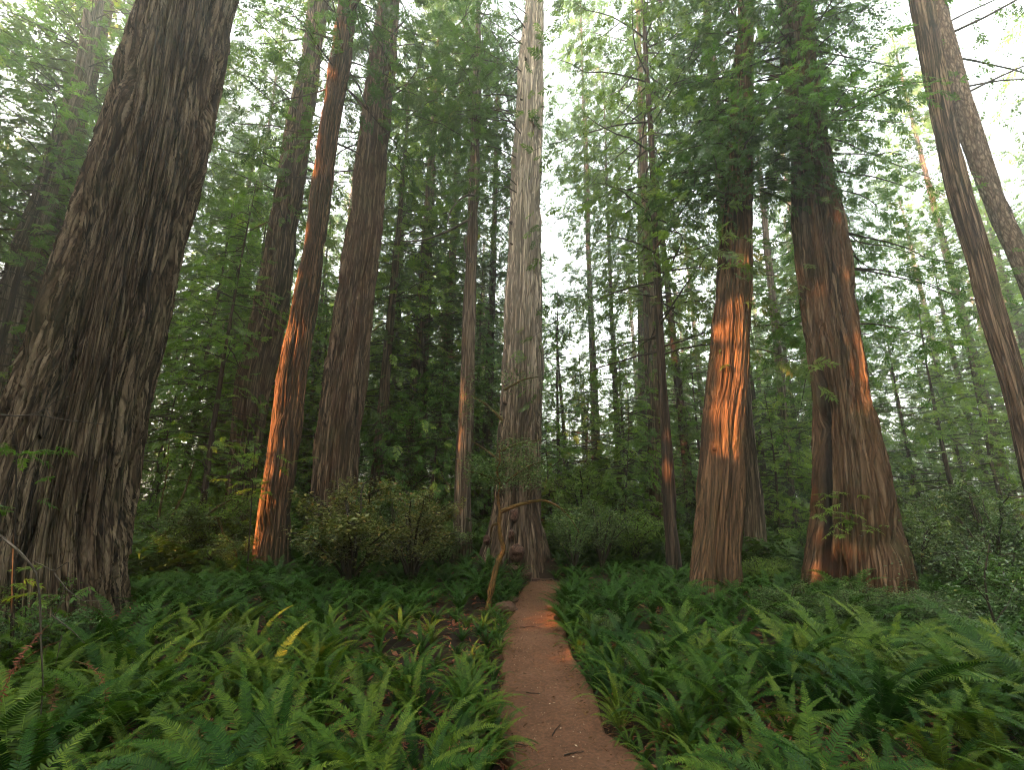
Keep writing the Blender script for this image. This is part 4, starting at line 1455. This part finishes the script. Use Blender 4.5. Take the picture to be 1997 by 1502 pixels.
def put_shrub(kind, px, py, s, label, group=None, sz=None):
    src = SH[kind]
    o = src if kind not in sh_used else copy_tree(src)
    sh_used.add(kind)
    p = on_ground(px, py)
    o.location = (p[0], p[1], float(ground_z(p[0], p[1])) - 0.03)
    o.rotation_euler = (0, 0, rb(int(px * 7 + py)).uniform(0, 6.28))
    o.scale = (s, s, sz or s)
    o.name = "shrub"
    tag(o, label, "shrub", group)
    return o


put_shrub("rhodo", 680, 1172, 1.3, "rhododendron with yellowing leaves in front of the dark grooved trunk", sz=1.25)
put_shrub("rhodo", 800, 1150, 1.15, "yellow tinged rhododendron between the dark grooved trunk and thin grey trunk", sz=1.15)
put_shrub("green", 770, 1120, 0.9, "dull green shrub behind the yellow tinged rhododendrons", sz=1.25)
put_shrub("green", 860, 1120, 0.8, "rounded green shrub at the foot of the thin grey trunk", sz=0.7)
put_shrub("green", 620, 1140, 0.7, "dark glossy shrub at the right foot of the orange lit trunk", sz=0.7)
put_shrub("huck", 460, 1140, 0.95, "low glossy shrub at the left foot of the orange lit trunk")
put_shrub("bright_tall", 400, 1128, 0.9, "fresh green bush under the mossy arching branch")
put_shrub("green", 345, 1135, 1.0, "tangled dark bush beside the right foot of the huge left trunk")
put_shrub("bright", 480, 1095, 1.1, "light green bush deep behind the orange lit trunk")
put_shrub("green", 1120, 1128, 0.75, "dark green bush against the right foot of the pale giant", sz=0.95)
put_shrub("green", 1175, 1122, 0.85, "dense bush right of the trail end, second from the pale giant", sz=1.1)
put_shrub("bright", 1240, 1118, 0.9, "fresh green bush left of the thin dark curving trunk", sz=1.3)
put_shrub("green", 1150, 1085, 1.0, "tall green bush beneath the slender pole-like conifer")
put_shrub("bright", 1492, 1160, 0.62, "bright green round bush between the orange patched and hollow trunks")
put_shrub("bright", 1530, 1140, 0.55, "second bright bush touching the left foot of the hollow trunk")
put_shrub("huck", 1345, 1188, 0.38, "little glossy shrub at the foot of the orange patched redwood")
hk = [(1540, 1232), (1610, 1240), (1690, 1238), (1770, 1243), (1850, 1240), (1930, 1243), (1990, 1236), (1575, 1256), (1655, 1262), (1730, 1268), (1815, 1266), (1900, 1270)]
for i, (px, py) in enumerate(hk):
    put_shrub("huck" if i % 2 else "huck2", px, py, 0.62, "dark small leaved huckleberry shrub in the low thicket before the hollow trunk", "huckleberry shrubs in the low thicket", sz=0.5)
put_shrub("green", 1800, 1180, 0.85, "dark bush against the right foot of the hollow trunk", sz=1.1)
put_shrub("green", 1850, 1150, 0.9, "leafy mound right of the hollow trunk, top of the bank", sz=1.25)
put_shrub("huck2", 1900, 1195, 1.0, "dark bush with a thin crooked bare stem beside it, right side")
put_shrub("green", 1960, 1170, 0.9, "broad green bush under the leaning trunks at the right edge", sz=1.3)
put_shrub("bright", 1985, 1215, 0.8, "fresh green bush in the right corner below the leaning trunks")
put_shrub("bright_tall", 1900, 1110, 0.9, "light green tall bush in the misty right clearing")
put_shrub("bright", 40, 1300, 0.55, "small leaved bush at the foot of the huge left trunk")
put_shrub("huck", -20, 1380, 0.8, "dim bush in the lower left corner")
for i, (px, py) in enumerate(((560, 1330), (420, 1330), (1180, 1250), (1330, 1240), (1420, 1300), (1260, 1330), (1700, 1400), (1880, 1360))):
    put_shrub("bright" if i % 3 == 0 else "huck", px, py, 0.34, "small leafy seedling tangled among the sword ferns", "seedlings among the ferns", sz=0.42)
rr_ = rb(4500)
ZS = {"left": ("dim forest bush behind the huge left trunk", "bushes behind the huge left trunk"),
      "gap": ("forest bush behind the orange lit and dark grooved trunks", "bushes behind the orange lit trunk"),
      "mid": ("forest bush in shade behind the thin grey trunk", "bushes behind the thin grey trunk"),
      "midright": ("forest bush in the open wood right of the pale giant", "bushes right of the pale giant"),
      "right": ("light green bush in the misty wood beyond the hollow trunk", "bushes beyond the hollow trunk")}
for i in range(60):
    az = rr_.uniform(-0.9, 0.9)
    d = rr_.uniform(13.5, 30)
    x, y = d * math.sin(az), d * math.cos(az)
    if not free(x, y, 0.6) or y < 12.6:
        continue
    kind = rr_.choice(["green", "green", "bright", "bright_tall", "huck2"])
    o = copy_tree(SH[kind])
    o.name = "shrub"
    o.location = (x, y, float(ground_z(x, y)) - 0.05)
    o.rotation_euler = (0, 0, rr_.uniform(0, 6.28))
    s = rr_.uniform(0.8, 1.5)
    o.scale = (s, s, s)
    lab, grp = ZS[azone(998.5 + FPX * x / y)]
    if o.get("group"):
        del o["group"]
    tag(o, lab, "shrub", grp)

# ------------------------------------------------------------------ leaning mossy sapling
Ys = depth_of(958, 1185)
sap = empty("leaning_sapling", on_ground(955, 1178))
tag(sap, "crooked leaning sapling with mossy stem coloured sunlit orange in front of the pale giant", "small tree")
sb = np.array(sap.location)


def curve_px(pts, Y, n=24, k=2, dy=0.0):
    P = np.array([on_plane(x, y, Y + dy * i) for i, (x, y) in enumerate(pts)])
    s = np.linspace(0, 1, len(pts)); q = np.linspace(0, 1, n)
    return np.stack([smooth1(np.interp(q, s, P[:, i]), k) for i in range(3)], 1)


a = Acc()
P = curve_px([(950, 1195), (955, 1165), (964, 1120), (972, 1095), (984, 1072), (976, 1050), (973, 1020), (976, 1000), (970, 970), (976, 945), (968, 920), (976, 900), (974, 880)], Ys, 40)
P[:, 2] += rb(1).normal(0, 0.008, 40)
a.add(*tube(P, np.interp(np.linspace(0, 1, 40), [0, 0.55, 0.65, 1], [0.058, 0.038, 0.024, 0.010]) * (1 + 0.15 * rb(2).normal(0, 1, 40)), 10))
obj("stem", a.mesh("stem", M["bark_moss_sunlit"], off=sb), sap)
br = []
for pts in (((974, 1000), (990, 993), (1010, 985), (1040, 978), (1060, 975), (1085, 985), (1110, 1005), (1130, 1040)), ((974, 950), (1000, 930), (1040, 905), (1062, 900)), ((976, 880), (1010, 865), (1055, 858)), ((972, 1022), (960, 1024), (957, 1040), (958, 1060)), ((976, 900), (950, 880), (920, 860)), ((980, 820), (950, 790), (915, 770)), ((984, 760), (1020, 740), (1050, 735)), ((975, 940), (940, 925), (915, 920))):
    Pb = curve_px(pts, Ys, 18, 2, dy=0.06)
    a = Acc(); a.add(*tube(Pb, np.linspace(0.046 if not br else 0.03, 0.009, 18), 7))
    obj("branch", a.mesh("branch", M["bark_moss" if br else "bark_moss_sunlit"], off=sb), sap)
    br.append(Pb)


def leaf_cloud(r, C, rad, n, ln):
    O = C + r.normal(0, 1, (n, 3)) * rad
    a = r.uniform(0, 6.28, n)
    D = np.stack([np.cos(a), np.sin(a), r.normal(0.1, 0.35, n)], 1)
    D /= np.linalg.norm(D, axis=1, keepdims=True)
    U = np.tile([0, 0, 1.0], (n, 1)) + r.normal(0, 0.5, (n, 3))
    Yv = np.cross(U, D); Yv /= np.linalg.norm(Yv, axis=1, keepdims=True)
    Z = np.cross(D, Yv)
    L = (ln * r.uniform(0.6, 1.25, n))[:, None]
    W = L * 0.22
    V = np.stack([O, O + D * L * .45 + Yv * W + Z * L * .1, O + D * L - Z * L * .1, O + D * L * .5, O + D * L * .45 - Yv * W + Z * L * .1], 1).reshape(-1, 3)
    b = np.arange(n)[:, None] * 5
    Q = np.concatenate([b + np.array([[0, 3, 2, 1]]), b + np.array([[0, 4, 2, 3]])])
    return V, Q, np.clip(np.repeat(r.normal(0.5, 0.2, n), 5), 0, 1)


a = Acc()
r = rb(4700)
for (px, py, w, h, n) in ((1000, 905, 60, 26, 1500), (950, 925, 40, 22, 700), (1040, 930, 34, 22, 600), (975, 940, 50, 16, 500), (930, 905, 26, 20, 350), (1010, 870, 40, 14, 400), (1110, 1015, 34, 24, 350), (930, 800, 40, 36, 300), (1010, 740, 45, 22, 260), (950, 740, 45, 26, 260)):
    C = on_plane(px, py, Ys + r.uniform(-0.1, 0.35))
    V, Q, rn = leaf_cloud(r, C, np.array([w / FPX * Ys * 0.55, 0.28, h / FPX * Ys * 0.6]), n, 0.062)
    a.add(V, Q, rn)
obj("foliage", a.mesh("foliage", M["shrub_leaf"], "rnd", off=sb, smooth=False), sap)

# mossy arching branch in the left thicket
ar = empty("mossy_tree", on_ground(310, 1135))
tag(ar, "small tree with a thick moss covered arching branch right of the huge trunk", "small tree")
ab = np.array(ar.location)
Ya = ab[1]
a = Acc(); a.add(*tube(curve_px([(305, 1140), (300, 1090), (306, 1062), (325, 1038), (355, 1018), (390, 1010), (425, 1012)], Ya, 24), np.linspace(0.085, 0.05, 24), 9))
obj("stem", a.mesh("stem", M["bark_moss"], off=ab), ar)
for pts in (((400, 1008), (430, 985), (470, 965), (500, 950)), ((300, 1090), (310, 1000), (325, 930), (330, 860)), ((330, 1020), (360, 960), (380, 900)), ((425, 1012), (435, 1040), (440, 1065))):
    a = Acc(); a.add(*tube(curve_px(pts, Ya + 0.1, 14, 2, 0.05), np.linspace(0.035, 0.01, 14), 6))
    obj("branch", a.mesh("branch", M["bark_moss"], off=ab), ar)
a = Acc()
for (px, py, w, h, n) in ((470, 985, 50, 26, 700), (400, 1030, 50, 26, 400), (330, 960, 40, 50, 500), (360, 900, 40, 40, 350)):
    V, Q, rn = leaf_cloud(r, on_plane(px, py, Ya + 0.2), np.array([w / FPX * Ya * .6, .3, h / FPX * Ya * .6]), n, 0.06)
    a.add(V, Q, rn)
obj("foliage", a.mesh("foliage", M["shrub_bright"], "rnd", off=ab, smooth=False), ar)

# dead branch in the left foreground
Yd = 3.6
dbp = on_plane(80, 1480, Yd)
db = empty("dead_branch", (dbp[0], dbp[1], 0.0))
tag(db, "bare grey dead branch with pale twigs hanging with withered brown fronds, lower left", "dead branch")
do = np.array(db.location)
tw = Acc()
for pts, r0 in ((((-60, 1010), (0, 1045), (40, 1078), (70, 1115), (78, 1170), (80, 1260), (84, 1330), (78, 1420), (76, 1530)), .010), (((66, 1095), (105, 1115), (134, 1095), (132, 1130), (118, 1175), (98, 1225), (88, 1280)), .004),
                (((105, 1118), (130, 1150), (160, 1172), (198, 1172)), .005), (((100, 1200), (140, 1230), (165, 1255)), .005), (((120, 1240), (108, 1300)), .004)):
    tw.add(*tube(curve_px(pts, Yd, 30, 1), np.linspace(r0, r0 * 0.35, 30), 6))
obj("bare_twigs", tw.mesh("bare_twigs", M["twig"], off=do), db)
tw2 = Acc()
Yt = 4.6
for pts, r0 in ((((-40, 806), (30, 812), (70, 808), (100, 815), (150, 822), (200, 828), (240, 812)), .009), (((70, 808), (110, 782), (150, 768), (190, 752)), .006), (((100, 815), (85, 790), (110, 780)), .004), (((60, 806), (95, 800), (130, 806)), .004), (((-40, 865), (20, 868), (55, 866)), .003)):
    tw2.add(*tube(curve_px(pts, Yt, 24, 1), np.linspace(r0, r0 * 0.3, 24), 5))
o2 = obj("dead_twig", tw2.mesh("dead_twig", M["twig"]))
tag(o2, "thin whitish bare twigs crossing the huge left trunk at mid height", "twig")
# withered fern hung on the branch
for i, (px, py) in enumerate(((95, 1220), (120, 1250), (75, 1290), (60, 1340), (110, 1310), (140, 1290))):
    p = on_plane(px, py, Yd + 0.05 * i)
    f = obj("withered_frond", FMD[i % 5], db)
    f.location = p - do
    f.rotation_euler = (rb(i).normal(0, .3), R(60) + rb(i).normal(0, .3), rb(i + 5).uniform(0, 6.28))
    f.scale = (0.75,) * 3

# crooked thin bare sapling at the right
Yc = depth_of(1945, 1320)
cs = empty("bare_sapling", on_ground(1945, 1320))
tag(cs, "thin crooked dark sapling stem among the shrubs at the right", "small tree")
co = np.array(cs.location)
a = Acc()
for pts, r0 in ((((1945, 1325), (1944, 1270), (1940, 1215), (1925, 1170), (1920, 1120), (1930, 1060)), .018), (((1925, 1172), (1900, 1140), (1880, 1110)), .007), (((1940, 1215), (1965, 1180), (1985, 1130)), .007), (((1944, 1270), (1975, 1260), (1995, 1240)), .006)):
    a.add(*tube(curve_px(pts, Yc, 20, 1), np.linspace(r0, r0 * .35, 20), 6))
obj("stem", a.mesh("stem", M["limb"], off=co), cs)
V, Q, rn = leaf_cloud(r, on_plane(1935, 1150, Yc), np.array([.45, .35, .35]), 900, 0.05)
obj("foliage", mesh("foliage", V - co, [Q], (M["shrub_leaf"],), {"rnd": rn}), cs)


# hemlock twig spraying across the hollow trunk
def spray_plant(name, label, pts, Y, n, size, leaf, base_px, spread=(0.5, 0.3, 0.25)):
    b = on_ground(*base_px)
    root = empty(name, b)
    tag(root, label, "young conifer")
    rr = rb(int(pts[0][0]))
    st = Acc()
    st.add(*tube(curve_px([base_px] + [(np.mean([p[0] for p in pts]), min(p[1] for p in pts))], b[1], 8, 1), np.linspace(0.02, 0.006, 8), 5))
    obj("stem", st.mesh("stem", M["limb"], off=b), root)
    C = np.array([on_plane(x, y, b[1]) for x, y in pts])
    O = C[rr.integers(0, len(C), n)] + rr.normal(0, 1, (n, 3)) * np.array(spread) * np.array([1, 1, 0.25])
    a_ = rr.uniform(0, 6.28, n)
    D = np.stack([np.cos(a_), np.sin(a_) * 0.5, rr.normal(-0.15, 0.15, n)], 1)
    V, Q, rn = sprays(O, D, np.tile([0, 0, 1.0], (n, 1)) + rr.normal(0, 0.15, (n, 3)), size * rr.uniform(.7, 1.2, n), FINE, rr)
    obj("foliage", mesh("foliage", V - b, [Q], (M[leaf],), {"rnd": rn}), root)


spray_plant("hemlock_sapling", "sparse hemlock sapling with level twigs before the hollow trunk", [(1640, 965), (1625, 1000), (1660, 1010), (1690, 1020), (1620, 1035), (1600, 985)], 0, 46, 0.30, "bright_leaf", (1640, 1205), (0.28, 0.2, 0.2))
spray_plant("hemlock_sapling", "small hemlock sapling at the left edge before the huge trunk", [(20, 870), (30, 900), (10, 975), (40, 1135), (60, 1160), (20, 1190), (50, 1200)], 0, 40, 0.26, "bright_leaf", (20, 1400), (0.22, 0.2, 0.2))
spray_plant("hemlock_sapling", "young hemlock with level green sprays crossing the orange lit trunk", [(480, 880), (520, 905), (470, 930), (560, 890), (500, 960), (455, 860)], 0, 40, 0.34, "bright_leaf", (480, 1155), (0.35, 0.25, 0.25))

# ------------------------------------------------------------------ litter, stones and roots on the trail
r = rb(5000)
n = 2600
y = 2.5 + 9.0 * r.random(n) ** 1.2
x = np.interp(y, _py, _pc) + np.interp(y, _py, _pw) * np.clip(r.normal(0, 0.62, n), -1.5, 1.5)
z = np.where(path_dist(x, y) < 0.03, path_z(x, y), ground_z(x, y)) + 0.005
a_ = r.uniform(0, 6.28, n)
L = 0.004 + 0.012 * r.random(n) ** 3; W = L * r.uniform(0.15, 0.5, n)
dx, dy = np.cos(a_), np.sin(a_)
C = np.stack([x, y, z], 1)
A = np.stack([dx * L, dy * L, r.normal(0, 0.004, n)], 1)
B = np.stack([-dy * W, dx * W, r.normal(0, 0.003, n)], 1)
V = np.stack([C - A, C + B, C + A, C - B], 1).reshape(-1, 3)
tag(obj("leaf_litter", mesh("leaf_litter", V, [np.arange(4 * n).reshape(-1, 4)], (M["litter"],), {"rnd": np.repeat(r.random(n), 4)})), "pale fallen needles and leaf flecks strewn over the trail", "leaf litter", kind="stuff")
n = 5200
y = 2.2 + 9.6 * r.random(n) ** 1.1
sd_ = np.where(r.random(n) < 0.5, -1, 1)
x = np.interp(y, _py, _pc) + sd_ * np.interp(y, _py, _pw) * (1.08 - np.abs(r.normal(0, 0.22, n)))
z = np.where(path_dist(x, y) < 0.03, path_z(x, y), ground_z(x, y)) + 0.005
a_ = r.uniform(0, 6.28, n)
L = r.uniform(0.008, 0.035, n); W = np.clip(L * r.uniform(0.05, 0.22, n), 0.0015, 0.006)
dx, dy = np.cos(a_), np.sin(a_)
C = np.stack([x, y, z + 0.006 * r.random(n)], 1)
A = np.stack([dx * L, dy * L, r.normal(0, 0.005, n)], 1)
B = np.stack([-dy * W, dx * W, r.normal(0, 0.003, n)], 1)
V = np.stack([C - A, C + B, C + A, C - B], 1).reshape(-1, 3)
tag(obj("needle_litter", mesh("needle_litter", V, [np.arange(4 * n).reshape(-1, 4)], (M["fern_dead"],), {"rnd": np.repeat(r.random(n), 4)})), "rusty needles and twig scraps drifted along both margins of the trail", "needle litter", kind="stuff")
n = 22000
y = 1.5 + 12 * r.random(n)
x = r.uniform(-1.2, 1.2, n) * (y + 1)
ok = path_dist(x, y) > -0.05
x, y = x[ok], y[ok]; n = len(x)
z = ground_z(x, y) + 0.012
a_ = r.uniform(0, 6.28, n)
L = r.uniform(0.02, 0.09, n); W = L * r.uniform(0.08, 0.35, n)
dx, dy = np.cos(a_), np.sin(a_)
C = np.stack([x, y, z], 1)
A = np.stack([dx * L, dy * L, r.normal(0, 0.015, n)], 1)
B = np.stack([-dy * W, dx * W, r.normal(0, 0.008, n)], 1)
V = np.stack([C - A, C + B, C + A, C - B], 1).reshape(-1, 3)
tag(obj("forest_litter", mesh("forest_litter", V, [np.arange(4 * n).reshape(-1, 4)], (M["fern_dead"],), {"rnd": np.repeat(r.random(n), 4)})), "reddish dead leaves and frond scraps under the ferns", "leaf litter", kind="stuff")

for i, (px, py, s, label) in enumerate(((985, 1190, (.20, .15, .10), "flat brown stone at the left edge of the trail's far end"), (1082, 1188, (.13, .10, .09), "reddish rounded stone at the right edge of the trail"), (1062, 1128, (.28, .16, .05), "low slab of root and soil before the pale giant"), (1000, 1172, (.12, .1, .06), "small brown stone beside the leaning sapling"))):
    V, Q = lump(60 + i)
    p = on_ground(px, py)
    o = obj("stone", mesh("stone", V * np.array(s), [Q], (M["stone"],), None, True))
    o.location = (p[0], p[1], s[2] * 0.3)
    tag(o, label, "stone")
for i, (pts, r0, label) in enumerate(((((1010, 1128), (1040, 1132), (1075, 1130), (1090, 1136)), .035, "gnarled surface root crossing the trail at the pale giant's foot"), (((1015, 1224), (1035, 1222), (1058, 1226)), .010, "little dark stick lying across the sunlit trail"))):
    P = np.array([on_ground(x, y, 0.01) for x, y in pts])
    s = np.linspace(0, 1, len(pts)); q = np.linspace(0, 1, 16)
    P = np.stack([np.interp(q, s, P[:, c]) for c in range(3)], 1)
    P[:, 2] += rb(i).normal(0, 0.006, 16)
    a = Acc(); a.add(*tube(P, np.linspace(r0, r0 * .5, 16), 7))
    tag(obj("root" if i == 0 else "stick", a.mesh("root", M["burl"])), label, "root" if i == 0 else "stick")

for i, (px, py, ln, az, label) in enumerate(((1085, 1420, .22, .4, "short broken twig lying on the near trail, right of its middle"), (1040, 1352, .16, 2.0, "small forked looking twig on the middle of the trail"), (1120, 1470, .18, 1.1, "bent twig at the very front of the trail"), (1012, 1450, .26, 1.5, "thin stick along the near left margin of the trail"))):
    p = on_ground(px, py, 0.0)
    q = np.linspace(-0.5, 0.5, 10)[:, None]
    P = p + q * ln * np.array([math.sin(az), math.cos(az), 0]) + rb(70 + i).normal(0, 0.004, (10, 3))
    P[:, 2] = path_z(P[:, 0], P[:, 1]) + 0.006 + np.abs(P[:, 2])
    a = Acc(); a.add(*tube(P, np.linspace(0.005, 0.0025, 10), 6))
    tag(obj("twig", a.mesh("twig", M["limb"])), label, "twig")

# ------------------------------------------------------------------ haze
bm_V = np.array([[sx, sy, sz] for sx in (-225, 225) for sy in (-215, 230) for sz in (-2.2, 46)], float)
bm_Q = np.array([[0, 1, 3, 2], [4, 6, 7, 5], [0, 4, 5, 1], [2, 3, 7, 6], [0, 2, 6, 4], [1, 5, 7, 3]])
hz = NT("haze")
pv = hz.n("ShaderNodeVolumePrincipled")
pv.inputs["Color"].default_value = (0.95, 0.97, 0.92, 1)
pv.inputs["Density"].default_value = 0.0042
pv.inputs["Anisotropy"].default_value = 0.75
hz.l(pv.outputs[0], hz.out.inputs["Volume"])
hz.m.cycles.homogeneous_volume = True if hasattr(hz.m.cycles, "homogeneous_volume") else None
tag(obj("haze", mesh("haze", bm_V, [bm_Q], (hz.m,))), "thin pale morning haze between the far trees", "haze", kind="stuff")

# ------------------------------------------------------------------ world, sun, render settings
w = bpy.data.worlds.new("World")
scene.world = w
w.use_nodes = True
nt = w.node_tree
bg = nt.nodes["Background"]
sky = nt.nodes.new("ShaderNodeTexSky")
sky.sky_type = "NISHITA"
sky.sun_disc = False
sky.sun_elevation = R(SUN_EL)
sky.sun_rotation = R(SUN_AZ)
sky.air_density = 1.0
sky.dust_density = 6.0
sky.ozone_density = 1.0
hsv = nt.nodes.new("ShaderNodeHueSaturation")
hsv.inputs["Saturation"].default_value = 0.35
nt.links.new(sky.outputs[0], hsv.inputs["Color"])
tint = nt.nodes.new("ShaderNodeMix")
tint.data_type = "RGBA"
tint.blend_type = "MULTIPLY"
tint.inputs[0].default_value = 1.0
tint.inputs[7].default_value = (1.0, 1.0, 0.91, 1)      # smoke in the air
nt.links.new(hsv.outputs[0], tint.inputs[6])
nt.links.new(tint.outputs[2], bg.inputs["Color"])
bg.inputs["Strength"].default_value = 0.15

sd = bpy.data.lights.new("sun", "SUN")
sd.energy = 3.4
sd.angle = R(0.5)
sd.color = (1.0, 0.40, 0.13)
so = bpy.data.objects.new("sun", sd)
COL.objects.link(so)
from mathutils import Vector
so.rotation_euler = Vector(SDIR).to_track_quat("Z", "Y").to_euler()
so.location = (-20, -20, 30)

scene.view_settings.view_transform = "Standard"
scene.view_settings.look = "None"
scene.view_settings.gamma = 1.0
scene.view_settings.exposure = 4.35
c = scene.cycles
c.max_bounces = 6
c.diffuse_bounces = 3
c.glossy_bounces = 1
c.transmission_bounces = 4
c.volume_bounces = 1
c.transparent_max_bounces = 4
c.sample_clamp_indirect = 0.3
c.use_denoising = True
c.pixel_filter_type = 'BLACKMAN_HARRIS'
c.filter_width = 1.05
c.use_adaptive_sampling = False
c.adaptive_threshold = 0.02
c.caustics_reflective = False
c.caustics_refractive = False
